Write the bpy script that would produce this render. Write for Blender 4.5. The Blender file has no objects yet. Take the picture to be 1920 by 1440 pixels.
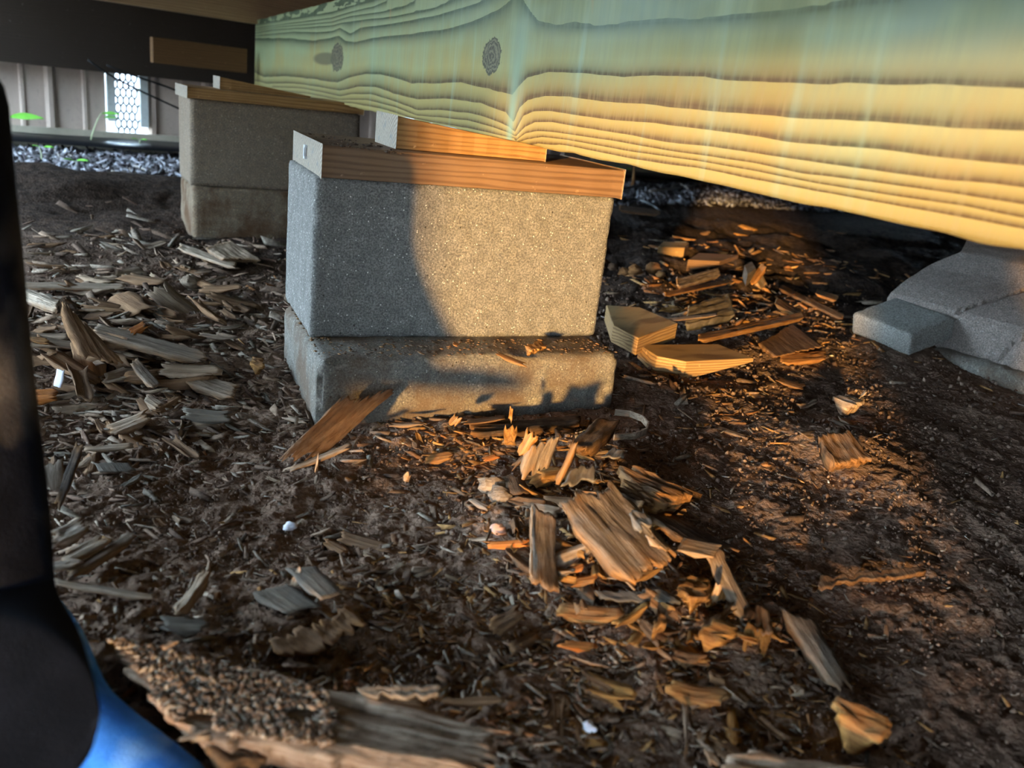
import bpy, math, random
import numpy as np
from mathutils import Matrix, Vector
C = bpy.context.scene
COL = C.collection
R = math.radians
random.seed(7)
rng = np.random.default_rng(11)

# ------------------------------------------------------------------ camera
F, PITCH, ROLL, CAMH = 1605.0, 0.3198, 0.1160, 0.3760
cp, sp, cr, sr = math.cos(PITCH), math.sin(PITCH), math.cos(ROLL), math.sin(ROLL)
fw = np.array([0, cp, -sp]); _u = np.array([0, sp, cp]); _r = np.array([1., 0, 0])
rt = cr*_r + sr*_u; up = -sr*_r + cr*_u
ORG = np.array([0, 0, CAMH])
cam = bpy.data.objects.new('camera', bpy.data.cameras.new('camera')); COL.objects.link(cam)
cam.matrix_world = Matrix(((rt[0], up[0], -fw[0], 0), (rt[1], up[1], -fw[1], 0), (rt[2], up[2], -fw[2], CAMH), (0, 0, 0, 1)))
cam.data.sensor_width = 36; cam.data.lens = F*36/1920; cam.data.clip_start = .02; cam.data.clip_end = 200
cam.data.dof.use_dof = True; cam.data.dof.focus_distance = 1.05; cam.data.dof.aperture_fstop = 7.5
C.camera = cam
C.view_settings.view_transform = 'Standard'; C.view_settings.look = 'None'
C.view_settings.exposure = 0.08; C.view_settings.gamma = 1.0; C.view_settings.use_curve_mapping = False

# ------------------------------------------------------------------ light: daylight sky and one low sun
wd = bpy.data.worlds.new('sky'); C.world = wd; wd.use_nodes = True
bgn = wd.node_tree.nodes['Background']
bgn.inputs[0].default_value = (.58, .79, 1.0, 1); bgn.inputs[1].default_value = 28.0
SUN_AZ, SUN_EL = R(13), R(5)
sund = np.array([math.sin(SUN_AZ)*math.cos(SUN_EL), math.cos(SUN_AZ)*math.cos(SUN_EL), -math.sin(SUN_EL)])
sl = bpy.data.lights.new('sun', 'SUN'); sl.energy = 11.0; sl.color = (1, .60, .20); sl.angle = R(2.2)
so = bpy.data.objects.new('sun', sl); COL.objects.link(so)
so.rotation_euler = Vector(sund).to_track_quat('-Z', 'Y').to_euler(); so.location = (-.3, -3, 1)

# ------------------------------------------------------------------ maths helpers
def ray(px, py): return fw + rt*(px-960)/F - up*(py-720)/F
def on_z(px, py, z):
    d = ray(px, py); return ORG + d*(z-CAMH)/d[2]
def on_plane(px, py, p, n):
    d = ray(px, py); return ORG + d*(np.dot(p-ORG, n)/np.dot(d, n))
def _hash(i, j, s):
    h = (i*374761393 + j*668265263 + s*1274126177) & 0x7fffffff
    h = ((h ^ (h >> 13))*1274126177) & 0x7fffffff
    return ((h ^ (h >> 16)) & 0xffff)/65535.0
def vnoise(x, y, s=0):
    x = np.asarray(x, float); y = np.asarray(y, float)
    xi = np.floor(x).astype(np.int64); yi = np.floor(y).astype(np.int64)
    a = x-xi; b = y-yi; a = a*a*(3-2*a); b = b*b*(3-2*b)
    return ((_hash(xi, yi, s)*(1-a)+_hash(xi+1, yi, s)*a)*(1-b)+(_hash(xi, yi+1, s)*(1-a)+_hash(xi+1, yi+1, s)*a)*b)*2-1
def fbm(x, y, s=0, o=4):
    t = 0; a = 1.0; n = 0
    for k in range(o):
        t = t + a*vnoise(x*2**k+17.3*k, y*2**k-9.1*k, s+k); n += a; a *= .5
    return t/n
MOUNDS = []   # (x, y, radius, height)
def mound(px, py, r, h):
    p = on_z(px, py, 0); MOUNDS.append((p[0], p[1], r, h))
mound(1090, 1010, .10, .022); mound(1130, 860, .10, .020); mound(1230, 1160, .09, .014)
mound(880, 840, .09, .012); mound(1195, 545, .10, .030); mound(1230, 740, .08, .02)
mound(140, 640, .16, .02); mound(330, 1290, .12, .012); mound(1600, 850, .07, .02)
mound(960, 1350, .08, .01); mound(60, 370, .25, .05); mound(300, 360, .22, .035); mound(640, 1180, .07, .01)
MOUNDS.append((.75, 1.60, .10, .028))
def G(x, y):
    x = np.asarray(x, float); y = np.asarray(y, float)
    h = .010*fbm(x*2.3, y*2.3, 3, 3) + .006*fbm(x*11, y*11, 21, 3)
    for mx, my, r, hh in MOUNDS: h = h + hh*np.exp(-((x-mx)**2+(y-my)**2)/(r*r))
    ridge = np.exp(-((y-(2.75+.45*x))/.22)**2); h = h + .03*ridge*(x < .2)
    far = np.clip((y-1.75)/.4, 0, 1)*np.clip((3.3+.6*x-y)/.5, 0, 1); h = h + far*(.030*fbm(x*5.5, y*5.5, 61, 3)+.010*fbm(x*19, y*19, 62, 2))
    return h
def Gs(x, y): return float(G(x, y))

# ------------------------------------------------------------------ object helpers
def mesh(name, v, f, mat=None, attrs=None, smooth=False):
    me = bpy.data.meshes.new(name)
    v = np.asarray(v, np.float32)
    if isinstance(f, np.ndarray):
        k = f.shape[1]; me.vertices.add(len(v)); me.vertices.foreach_set('co', v.ravel())
        me.loops.add(f.size); me.loops.foreach_set('vertex_index', f.ravel().astype(np.int32))
        me.polygons.add(len(f)); me.polygons.foreach_set('loop_start', np.arange(0, f.size, k, dtype=np.int32))
        me.update(calc_edges=True)
    else:
        me.from_pydata(v.tolist(), [], f); me.update()
    me.validate()
    if attrs:
        for an, av in attrs.items():
            av = np.asarray(av, np.float32)
            if av.ndim == 1:
                a = me.attributes.new(an, 'FLOAT', 'POINT'); a.data.foreach_set('value', av)
            else:
                a = me.attributes.new(an, 'FLOAT_COLOR', 'POINT'); a.data.foreach_set('color', av.ravel())
    if mat: me.materials.append(mat)
    if smooth: me.polygons.foreach_set('use_smooth', np.ones(len(me.polygons), bool)); me.update()
    return me
def obj(name, me, parent=None, loc=None, label=None, cat=None, group=None, kind=None, bevel=0, segs=2):
    o = bpy.data.objects.new(name, me); COL.objects.link(o)
    if loc is not None: o.location = [float(q) for q in loc]
    if parent: o.parent = parent
    if label: o['label'] = label
    if cat: o['category'] = cat
    if group: o['group'] = group
    if kind: o['kind'] = kind
    if bevel:
        m = o.modifiers.new('bevel', 'BEVEL'); m.width = bevel; m.segments = segs; m.limit_method = 'ANGLE'; m.angle_limit = R(40)
    return o
def frame(origin, xdir, ndir=(0, 0, 1)):
    x = np.array(xdir, float); x /= np.linalg.norm(x)
    n = np.array(ndir, float); n -= x*np.dot(n, x); n /= np.linalg.norm(n)
    y = np.cross(n, x)
    return np.array([x, y, n]), np.array(origin, float)
def setmat(o, ax, org):
    o.matrix_world = Matrix(((ax[0][0], ax[1][0], ax[2][0], org[0]), (ax[0][1], ax[1][1], ax[2][1], org[1]), (ax[0][2], ax[1][2], ax[2][2], org[2]), (0, 0, 0, 1)))
BOXF = [(0, 3, 2, 1), (4, 5, 6, 7), (0, 1, 5, 4), (1, 2, 6, 5), (2, 3, 7, 6), (3, 0, 4, 7)]
def boxv(x0, x1, y0, y1, z0, z1):
    return [(x0, y0, z0), (x1, y0, z0), (x1, y1, z0), (x0, y1, z0), (x0, y0, z1), (x1, y0, z1), (x1, y1, z1), (x0, y1, z1)]
def gridbox(dims, step, disp, seed=0, rnd=.006, drop=None):
    """rough box with rounded, worn edges; base corner at the origin"""
    L, D, H = dims
    n = [max(2, int(round(q/step))) for q in dims]
    V = {}; vs = []; fs = []
    def vid(i, j, k):
        key = (i, j, k)
        if key not in V: V[key] = len(vs); vs.append((i/n[0]*L, j/n[1]*D, k/n[2]*H))
        return V[key]
    for i in range(n[0]):
        for j in range(n[1]):
            fs.append((vid(i, j, 0), vid(i, j+1, 0), vid(i+1, j+1, 0), vid(i+1, j, 0)))
            fs.append((vid(i, j, n[2]), vid(i+1, j, n[2]), vid(i+1, j+1, n[2]), vid(i, j+1, n[2])))
    for i in range(n[0]):
        for k in range(n[2]):
            fs.append((vid(i, 0, k), vid(i+1, 0, k), vid(i+1, 0, k+1), vid(i, 0, k+1)))
            fs.append((vid(i, n[1], k), vid(i, n[1], k+1), vid(i+1, n[1], k+1), vid(i+1, n[1], k)))
    for j in range(n[1]):
        for k in range(n[2]):
            fs.append((vid(0, j, k), vid(0, j, k+1), vid(0, j+1, k+1), vid(0, j+1, k)))
            fs.append((vid(n[0], j, k), vid(n[0], j+1, k), vid(n[0], j+1, k+1), vid(n[0], j, k+1)))
    p = np.array(vs); d = np.array(dims)
    chip = rnd*(1+.8*fbm(p[:, 0]*45+p[:, 2]*30, p[:, 1]*45-p[:, 2]*21, seed+5, 3))
    c = np.clip(p, rnd, d-rnd); q = p-c; ql = np.linalg.norm(q, axis=1)+1e-9
    inside = (ql < 1e-6)
    dirn = q/ql[:, None]
    # round the edges by pulling to a sphere of radius rnd around the inset core
    p2 = np.where((ql > rnd)[:, None], c+dirn*rnd, p)
    edge = ((np.abs(q) > rnd*.5).sum(1) >= 2)
    amt = disp*fbm(p[:, 0]*60+p[:, 2]*17, p[:, 1]*60+p[:, 2]*43, seed, 3) - edge*np.maximum(0, chip-rnd)*1.2
    nrm = np.where(ql[:, None] > 1e-6, dirn, 0)
    p2 = p2+nrm*amt[:, None]
    if drop is not None: p2 = drop(p2)
    return p2, np.array(fs)

# ------------------------------------------------------------------ materials
class NT:
    def __init__(s, name, rough=.8, spec=.3):
        s.m = bpy.data.materials.new(name); s.m.use_nodes = True; s.t = s.m.node_tree
        s.b = s.t.nodes['Principled BSDF']; s.b.inputs['Roughness'].default_value = rough
        s.b.inputs['Specular IOR Level'].default_value = spec
        s.tc = s.t.nodes.new('ShaderNodeTexCoord')
    def n(s, t, **k):
        q = s.t.nodes.new('ShaderNode'+t)
        for a, v in k.items(): setattr(q, a, v)
        return q
    def L(s, a, b): s.t.links.new(a, b)
    def src(s, v, inp):
        if isinstance(v, bpy.types.NodeSocket): s.L(v, inp)
        else: inp.default_value = v
    def map(s, scale, co='Object', loc=(0, 0, 0), vec=None):
        m = s.n('Mapping'); s.L(vec if vec else s.tc.outputs[co], m.inputs[0])
        m.inputs['Scale'].default_value = scale; m.inputs['Location'].default_value = loc; return m.outputs[0]
    def noise(s, vec, scale=1, detail=4, rough=.55, dist=0):
        q = s.n('TexNoise'); s.L(vec, q.inputs['Vector']); q.inputs['Scale'].default_value = scale
        q.inputs['Detail'].default_value = detail; q.inputs['Roughness'].default_value = rough; q.inputs['Distortion'].default_value = dist
        return q.outputs['Fac']
    def voro(s, vec, scale, out='Distance', feat='F1'):
        q = s.n('TexVoronoi', feature=feat); s.L(vec, q.inputs['Vector']); q.inputs['Scale'].default_value = scale; return q.outputs[out]
    def ramp(s, fac, stops, interp='LINEAR'):
        q = s.n('ValToRGB'); s.L(fac, q.inputs[0]); e = q.color_ramp.elements; q.color_ramp.interpolation = interp
        while len(e) < len(stops): e.new(.5)
        for k, (p, c) in enumerate(stops):
            e[k].position = p; e[k].color = (c[0], c[1], c[2], 1) if not isinstance(c, (int, float)) else (c, c, c, 1)
        return q.outputs[0]
    def math(s, op, a, b=0.0, c=0.0, clamp=False):
        q = s.n('Math', operation=op); q.use_clamp = clamp
        for i, v in enumerate((a, b, c)): s.src(v, q.inputs[i])
        return q.outputs[0]
    def mix(s, fac, a, b, mode='MIX'):
        q = s.n('Mix', data_type='RGBA', blend_type=mode)
        s.src(fac, q.inputs[0])
        for v, i in ((a, 6), (b, 7)):
            if isinstance(v, tuple) and len(v) == 3: v = (*v, 1)
            s.src(v, q.inputs[i])
        return q.outputs[2]
    def attr(s, name, out='Fac'):
        q = s.n('Attribute'); q.attribute_name = name; return q.outputs[out]
    def sep(s, co='Object', vec=None):
        q = s.n('SeparateXYZ'); s.L(vec if vec else s.tc.outputs[co], q.inputs[0]); return q.outputs
    def bump(s, h, strength=.5, dist=.002, prev=None):
        q = s.n('Bump'); q.inputs['Strength'].default_value = strength; q.inputs['Distance'].default_value = dist
        s.L(h, q.inputs['Height'])
        if prev: s.L(prev, q.inputs['Normal'])
        return q.outputs[0]
    def out(s, col, nrm=None, rough=None):
        s.src((*col, 1) if isinstance(col, tuple) else col, s.b.inputs['Base Color'])
        if nrm: s.L(nrm, s.b.inputs['Normal'])
        if rough: s.L(rough, s.b.inputs['Roughness'])
        return s.m

def m_concrete(name, a, b, c, dirt=.0, dirtcol=(.12, .075, .045)):
    t = NT(name, .92, .2); o = t.map((1, 1, 1))
    big = t.noise(o, 9, 4); mid = t.noise(o, 60, 4, .6); fine = t.noise(o, 420, 3, .7)
    col = t.mix(t.ramp(mid, [(.35, 0), (.65, 1)]), a, b)
    col = t.mix(t.ramp(fine, [(.40, 0), (.62, 1)]), t.mix(.8, col, (.085, .08, .075)), col)
    v = t.voro(o, 210); spk = t.ramp(v, [(.12, 1), (.22, 0)]); sel = t.ramp(t.noise(o, 130, 2), [(.5, 0), (.58, 1)])
    col = t.mix(t.math('MULTIPLY', spk, sel), col, c)
    pit = t.ramp(t.voro(t.map((1, 1, 1), loc=(3.3, 1.2, 7)), 95), [(.05, 1), (.14, 0)])
    pit = t.math('MULTIPLY', pit, t.ramp(t.noise(o, 40, 1), [(.52, 0), (.6, 1)]))
    col = t.mix(t.math('MULTIPLY', pit, .7), col, (.05, .045, .04))
    if dirt > 0:
        z = t.sep()[2]
        dm = t.math('MULTIPLY', t.ramp(t.noise(o, 14, 5, .65), [(.42, 0), (.62, 1)]), dirt)
        col = t.mix(dm, col, dirtcol)
    h = t.math('ADD', t.math('MULTIPLY', fine, .5), t.math('SUBTRACT', mid, pit))
    return t.out(col, t.bump(h, .85, .0016))
M = {}
M['block'] = m_concrete('concrete_block', (.22, .208, .183), (.33, .312, .275), (.85, .80, .70))
M['base'] = m_concrete('concrete_base', (.21, .19, .155), (.32, .29, .24), (.6, .56, .48), .75)
M['block_far'] = m_concrete('concrete_far', (.30, .22, .15), (.38, .285, .19), (.75, .66, .5), .2, (.17, .11, .06))
M['base_far'] = m_concrete('concrete_far_base', (.25, .17, .10), (.36, .26, .16), (.6, .5, .35), .9, (.10, .05, .022))
M['cement'] = m_concrete('painted_cement', (.34, .27, .225), (.43, .345, .29), (.6, .57, .53), .25, (.2, .17, .15))
M['brick'] = m_concrete('grey_brick', (.36, .35, .31), (.40, .39, .35), (.5, .5, .46), .1)

def m_board(name, light, dark, sx=4, sy=55, contrast=.5, ringscale=1.0):
    t = NT(name, .62, .35)
    nz = t.noise(t.map((1.6, 6, 6)), 2.0, 2)
    w = t.n('TexWave', wave_type='BANDS', bands_direction='Z'); t.L(t.map((.10, .35, 1.0)), w.inputs[0])
    w.inputs['Scale'].default_value = 42*ringscale; w.inputs['Distortion'].default_value = 9; w.inputs['Detail'].default_value = 2.5; w.inputs['Detail Scale'].default_value = .8
    fine = t.noise(t.map((14, 420, 420)), 1, 4, .7)
    big = t.noise(t.map((5, 30, 30)), 1, 3)
    f = t.math('MULTIPLY', t.ramp(w.outputs['Fac'], [(.45, 0), (.95, 1)]), contrast)
    col = t.mix(f, light, dark)
    col = t.mix(t.ramp(fine, [(.3, .32), (.7, 0)]), col, tuple(q*.55 for q in dark))
    col = t.mix(t.ramp(big, [(.35, .30), (.65, 0)]), col, tuple(q*.7 for q in light))
    pale = t.ramp(t.noise(t.map((70, 70, 70)), 1, 3, .7), [(.66, 0), (.74, .55)])
    col = t.mix(pale, col, tuple(min(1, q*1.6+.06) for q in light))
    return t.out(col, t.bump(t.math('ADD', fine, t.math('MULTIPLY', w.outputs['Fac'], .6)), .45, .0012))
M['board'] = m_board('brown_lumber', (.27, .155, .082), (.12, .06, .03), contrast=.65)
M['wedge'] = m_board('orange_pine', (.44, .235, .08), (.20, .088, .028), contrast=.7, ringscale=1.2)
M['offcut'] = m_board('offcut_pine', (.50, .31, .13), (.20, .10, .035), contrast=.9, ringscale=1.5)
M['joist'] = m_board('old_joist', (.62, .42, .24), (.32, .19, .09), contrast=.6)
M['blocking'] = m_board('brown_blocking', (.17, .085, .03), (.08, .035, .012), contrast=.6)
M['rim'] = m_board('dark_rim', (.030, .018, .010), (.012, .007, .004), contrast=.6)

def m_end(name, a, b):
    t = NT(name, .85, .2)
    w = t.n('TexWave', wave_type='RINGS', rings_direction='X'); t.L(t.map((1, 1, 1), loc=(0, .03, .045)), w.inputs[0])
    w.inputs['Scale'].default_value = 60; w.inputs['Distortion'].default_value = 1.5; w.inputs['Detail'].default_value = 2
    fine = t.noise(t.map((300, 300, 300)), 1, 3, .7)
    col = t.mix(t.math('MULTIPLY', w.outputs['Fac'], .7), a, b)
    col = t.mix(t.ramp(fine, [(.35, .5), (.6, 0)]), col, (.12, .10, .085))
    col = t.mix(t.ramp(t.noise(t.map((60, 60, 60)), 1, 3), [(.6, 0), (.7, .5)]), col, (.13, .16, .17))
    return t.out(col, t.bump(w.outputs['Fac'], .4, .001))
M['endgrain'] = m_end('weathered_end_grain', (.42, .36, .28), (.22, .17, .125))

def m_rot(name, light, dark, orange=(.42, .19, .055), bmp=.9, vcol=False, dust=.25):
    t = NT(name, .9, .15)
    n1 = t.noise(t.map((22, 300, 300)), 1, 5, .65, .3); n2 = t.noise(t.map((9, 60, 60)), 1, 3)
    n3 = t.noise(t.map((90, 90, 90)), 1, 4, .6)
    col = t.mix(t.ramp(n1, [(.32, 0), (.62, 1)]), dark, light)
    col = t.mix(t.ramp(n2, [(.38, .55), (.6, 0)]), col, tuple(q*.55 for q in dark))
    if dust: col = t.mix(t.ramp(n3, [(.5, 0), (.66, dust*1.6)]), col, (.20, .145, .10))
    oi = t.n('ObjectInfo').outputs['Random']
    col = t.mix(1.0, col, t.ramp(oi, [(0, (.62, .60, .60)), (.5, (.95, .9, .85)), (1, (1.35, 1.25, 1.15))]), 'MULTIPLY')
    r = t.attr('rot')
    rm = t.math('MULTIPLY', r, t.ramp(n3, [(.35, .55), (.6, 1.0)]), clamp=True)
    oc = t.mix(t.ramp(n1, [(.35, 0), (.6, 1)]), tuple(q*.4 for q in orange), orange)
    col = t.mix(rm, col, oc)
    h = t.math('ADD', n1, t.math('MULTIPLY', n3, .5))
    return t.out(col, t.bump(h, bmp, .0022))
M['rot_brown'] = m_rot('rotten_brown_wood', (.30, .19, .115), (.12, .066, .037))
M['rot_grey'] = m_rot('weathered_grey_wood', (.43, .345, .265), (.17, .125, .09))
M['rot_pale'] = m_rot('bleached_wood', (.58, .50, .41), (.27, .21, .155), dust=.15)
M['rot_orange'] = m_rot('rotten_orange_wood', (.42, .215, .085), (.19, .08, .028), orange=(.52, .26, .07))
M['rot_dark'] = m_rot('dark_bark', (.10, .072, .052), (.035, .024, .017))
M['rot_slate'] = m_rot('grey_green_bark', (.235, .20, .16), (.12, .10, .082), orange=(.16, .15, .12), bmp=.6)
M['plank_near'] = m_rot('split_near_plank', (.66, .53, .41), (.34, .235, .165), orange=(.36, .15, .05), dust=.5)
M['bright_orange'] = m_rot('bright_orange_chip', (.75, .27, .07), (.45, .14, .03), dust=0)

def m_stuff(name):
    t = NT(name, .9, .15)
    c = t.attr('pc', 'Color')
    n = t.noise(t.map((220, 220, 220)), 1, 3, .6)
    col = t.mix(1.0, c, t.ramp(n, [(.3, .55), (.7, 1.25)]), 'MULTIPLY')
    return t.out(col, t.bump(n, .6, .0012))
M['stuff'] = m_stuff('litter')

def m_dirt():
    t = NT('dirt', .95, .12); o = t.map((1, 1, 1))
    a = t.noise(o, 7, 4); b = t.noise(o, 55, 5, .65); c = t.noise(o, 330, 4, .7); v = t.voro(o, 190)
    col = t.mix(t.ramp(a, [(.38, 0), (.62, 1)]), (.205, .125, .085), (.30, .195, .135))
    col = t.mix(t.ramp(b, [(.34, .7), (.52, 0)]), col, (.055, .032, .022))
    col = t.mix(t.ramp(c, [(.50, 0), (.72, .55)]), col, (.28, .195, .135))
    far_ramp = t.ramp(t.sep()[1], [(0, 0), (1, 1)]); far_shade = t.math('MULTIPLY', t.math('SUBTRACT', t.math('ADD', t.sep()[1], t.math('MULTIPLY', a, .8)), 1.7), 1.6, clamp=True)
    col = t.mix(far_shade, col, t.mix(t.ramp(b, [(.4, 0), (.6, 1)]), (.028, .018, .013), (.085, .055, .04)))  # far soil darkened, shade painted into its colour
    # pale grey strip along the back wall, daylight painted into the soil colour
    s = t.sep(); d = t.math('SUBTRACT', s[1], t.math('MULTIPLY', s[0], .73))
    d = t.math('SUBTRACT', d, 3.75)
    gm = t.ramp(t.math('ADD', t.math('MULTIPLY', d, .6), t.math('MULTIPLY', b, .5)), [(.2, 0), (.45, 1)])
    col = t.mix(gm, col, t.mix(t.ramp(b, [(.4, 0), (.6, 1)]), (.05, .048, .05), (.34, .34, .36)))
    h = t.math('ADD', t.math('MULTIPLY', b, 1.0), t.math('SUBTRACT', t.math('MULTIPLY', c, .5), t.math('MULTIPLY', v, .4)))
    return t.out(col, t.bump(h, 1.0, .006))
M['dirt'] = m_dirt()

def m_beam():
    t = NT('treated_lumber', .6, .3)
    ph = t.attr('phase'); s = t.sep()   # local x along the beam, z up the face
    wob = t.math('MULTIPLY', t.math('SUBTRACT', t.noise(t.map((8, 8, 45)), 1, 3), .5), .22)
    p = t.math('ADD', ph, wob)
    fl = t.math('FLOOR', p); frb = t.math('SUBTRACT', p, fl)
    low = t.math('LESS_THAN', p, 0.0); high = t.math('GREATER_THAN', p, 3.0)
    db = t.math('ADD', t.math('MULTIPLY', low, frb), t.math('MULTIPLY', t.math('SUBTRACT', 1, low), t.math('ABSOLUTE', p)))
    p3 = t.math('SUBTRACT', 3.0, p)
    fr2 = t.math('SUBTRACT', t.math('CEIL', p), p)
    dt = t.math('ADD', t.math('MULTIPLY', high, fr2), t.math('MULTIPLY', t.math('SUBTRACT', 1, high), t.math('ABSOLUTE', p3)))
    upm = t.math('GREATER_THAN', p, 1.5)
    d = t.math('ADD', t.math('MULTIPLY', upm, dt), t.math('MULTIPLY', t.math('SUBTRACT', 1, upm), db))
    mid_ = t.math('MULTIPLY', t.math('GREATER_THAN', p, 0.0), t.math('LESS_THAN', p, 3.0))
    e = t.math('POWER', 2.718, t.math('MULTIPLY', d, t.math('ADD', -2.2, t.math('MULTIPLY', mid_, -.1))))
    d2 = t.math('MULTIPLY', t.math('SUBTRACT', 1, upm), t.math('SUBTRACT', 1, db))     # crisp light lip under each band
    dark = t.ramp(e, [(.12, 0), (.75, 1)])
    near = t.attr('near')   # 0 far end .. 1 near end
    zf = t.attr('zf')       # 0 bottom .. 1 top of the face
    big = t.noise(t.map((3.2, 3, 7)), 1, 3)
    streak = t.noise(t.map((150, 60, 8)), 1, 4, .6, .2)
    streak2 = t.noise(t.map((26, 20, 2.5)), 1, 3, .6)
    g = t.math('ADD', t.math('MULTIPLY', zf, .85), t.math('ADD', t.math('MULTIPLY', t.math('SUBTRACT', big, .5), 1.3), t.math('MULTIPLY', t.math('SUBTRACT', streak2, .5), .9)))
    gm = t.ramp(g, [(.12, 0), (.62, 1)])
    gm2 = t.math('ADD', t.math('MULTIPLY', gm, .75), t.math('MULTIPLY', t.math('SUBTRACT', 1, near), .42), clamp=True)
    light = t.mix(gm2, (.35, .26, .07), (.29, .325, .165))  # gold towards the low near end paints sunlight into the wood colour
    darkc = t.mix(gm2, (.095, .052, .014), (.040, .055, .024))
    col = t.mix(t.math('MULTIPLY', dark, .97), light, darkc)
    col = t.mix(t.ramp(streak, [(.36, .32), (.56, 0)]), col, t.mix(gm2, (.30, .22, .09), (.16, .22, .13)))
    col = t.mix(t.ramp(streak2, [(.58, 0), (.75, .28)]), col, (.33, .42, .34))
    # blue green band through the pinched grain and light blotches
    kx = t.attr('kink'); col = t.mix(t.math('MULTIPLY', kx, .8), col, (.20, .32, .24))
    gs = t.math('MULTIPLY', t.math('MULTIPLY', t.math('POWER', near, 2.0), t.ramp(zf, [(.38, 0), (.60, 1)])), t.ramp(streak2, [(.30, .85), (.70, .35)]))  # green stain, darkened high at the near end to paint in shade
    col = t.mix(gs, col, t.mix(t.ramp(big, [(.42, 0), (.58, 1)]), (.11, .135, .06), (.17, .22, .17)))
    # rust marks
    rs = t.ramp(t.noise(t.map((22, 20, 9), loc=(4.2, 0, 2)), 1, 2), [(.70, 0), (.78, .5)])
    col = t.mix(rs, col, (.42, .20, .08))
    # knots
    for (cx, cz, rx, rz, tail) in KNOTS:
        dx = t.math('DIVIDE', t.math('SUBTRACT', s[0], cx), rx); dz = t.math('DIVIDE', t.math('SUBTRACT', s[2], cz), rz)
        dd = t.math('SQRT', t.math('ADD', t.math('MULTIPLY', dx, dx), t.math('MULTIPLY', dz, dz)))
        dd = t.math('ADD', dd, t.math('MULTIPLY', t.math('SUBTRACT', t.noise(t.map((75, 75, 75)), 1, 4, .65), .5), .9))
        halo = t.ramp(dd, [(.95, 1), (1.25, .0)]); ring = t.ramp(dd, [(.80, 0), (.93, 1), (1.02, .0)])
        rings = t.math('MULTIPLY', t.math('SINE', t.math('MULTIPLY', dd, 26)), .5)
        kc = t.mix(t.math('ADD', .5, rings, clamp=True), (.055, .05, .03), (.17, .15, .085))
        col = t.mix(t.ramp(dd, [(.95, .65), (1.35, 0)]), col, (.45, .44, .22))
        col = t.mix(t.ramp(dd, [(.85, 1), (1.0, 0)]), col, kc)
        col = t.mix(ring, col, (.035, .032, .018))
        if tail:
            dx2 = t.math('DIVIDE', t.math('SUBTRACT', s[0], cx-rx*2.0), rx*2.4); dz2 = t.math('DIVIDE', t.math('SUBTRACT', s[2], cz-.003), rz*.52)
            d3 = t.math('SQRT', t.math('ADD', t.math('MULTIPLY', dx2, dx2), t.math('MULTIPLY', dz2, dz2)))
            side = t.math('LESS_THAN', s[0], cx)
            col = t.mix(t.math('MULTIPLY', t.ramp(d3, [(.7, .8), (1.1, 0)]), side), col, (.10, .09, .05))
    nrm = t.bump(t.math('ADD', t.math('MULTIPLY', e, -1.2), t.math('MULTIPLY', streak, .35)), .55, .0018)
    return t.out(col, nrm)

def m_siding(name, a, b):
    t = NT(name, .7, .3)
    n = t.noise(t.map((3, 3, .8)), 3, 4); f = t.noise(t.map((60, 60, 60)), 1, 3)
    col = t.mix(t.ramp(n, [(.35, 0), (.65, 1)]), a, b); col = t.mix(t.ramp(f, [(.55, 0), (.75, .4)]), col, tuple(q*.5 for q in a))
    return t.out(col, t.bump(n, .2, .002))
M['siding'] = m_siding('siding', (.56, .44, .36), (.42, .33, .27))
M['trim'] = m_siding('skirt_trim', (.50, .43, .33), (.38, .34, .26))
M['vent'] = m_siding('vent_frame', (.62, .64, .62), (.5, .52, .5))
M['mesh'] = m_siding('vent_mesh', (.05, .055, .05), (.03, .035, .03))
def m_plain(name, col, rough=.6, spec=.3, sub=0):
    t = NT(name, rough, spec); n = t.noise(t.map((40, 40, 40)), 1, 4)
    return t.out(t.mix(t.ramp(n, [(.35, .5), (.65, 0)]), col, tuple(q*.6 for q in col)), t.bump(n, .3, .001))
M['leaf'] = m_plain('leaf', (.22, .62, .08)); M['stem'] = m_plain('stem', (.55, .62, .36))
M['cable'] = m_plain('black_cable', (.012, .012, .012)); M['white'] = m_plain('white_fragment', (.80, .78, .84))
M['pink'] = m_plain('pink_stone', (.62, .36, .27)); M['root'] = m_plain('pale_root', (.42, .38, .34))
M['staple'] = m_plain('staple', (.75, .78, .8), .35); M['plastic'] = m_plain('poly_sheet', (.010, .010, .012), .3, .5)
def m_cloth(name, a, b, c, sc, stain=False):
    t = NT(name, .95, .1)
    n = t.noise(t.map((sc, sc, sc)), 1, 4, .6); w = t.noise(t.map((900, 900, 900)), 1, 2); n2 = t.noise(t.map((sc*.45, sc*.45, sc*.45), loc=(5, 2, 1)), 1, 3)
    col = t.mix(t.ramp(n, [(.40, 0), (.62, 1)]), a, b)
    if stain:
        z = t.sep()[2]; win = t.math('MULTIPLY', t.ramp(z, [(.13, 0), (.17, 1)]), t.ramp(z, [(.24, 1), (.30, 0)])); col = t.mix(t.math('MULTIPLY', t.ramp(n2, [(.44, 0), (.58, 1)]), win), col, c)
    else: col = t.mix(t.ramp(n2, [(.52, 0), (.63, .85)]), col, c)
    return t.out(col, t.bump(t.math('ADD', w, t.math('MULTIPLY', n, 2)), .5, .002))
M['dark_cloth'] = m_cloth('soiled_dark_cloth', (.002, .0025, .005), (.006, .007, .012), (.11, .09, .075), 26, True)
M['blue_cloth'] = m_cloth('bright_blue_cloth', (.04, .19, .62), (.07, .28, .80), (.26, .50, .88), 30)
M['skin'] = m_plain('skin', (.45, .26, .18)); M['hair'] = m_plain('hair', (.03, .02, .015))

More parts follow.
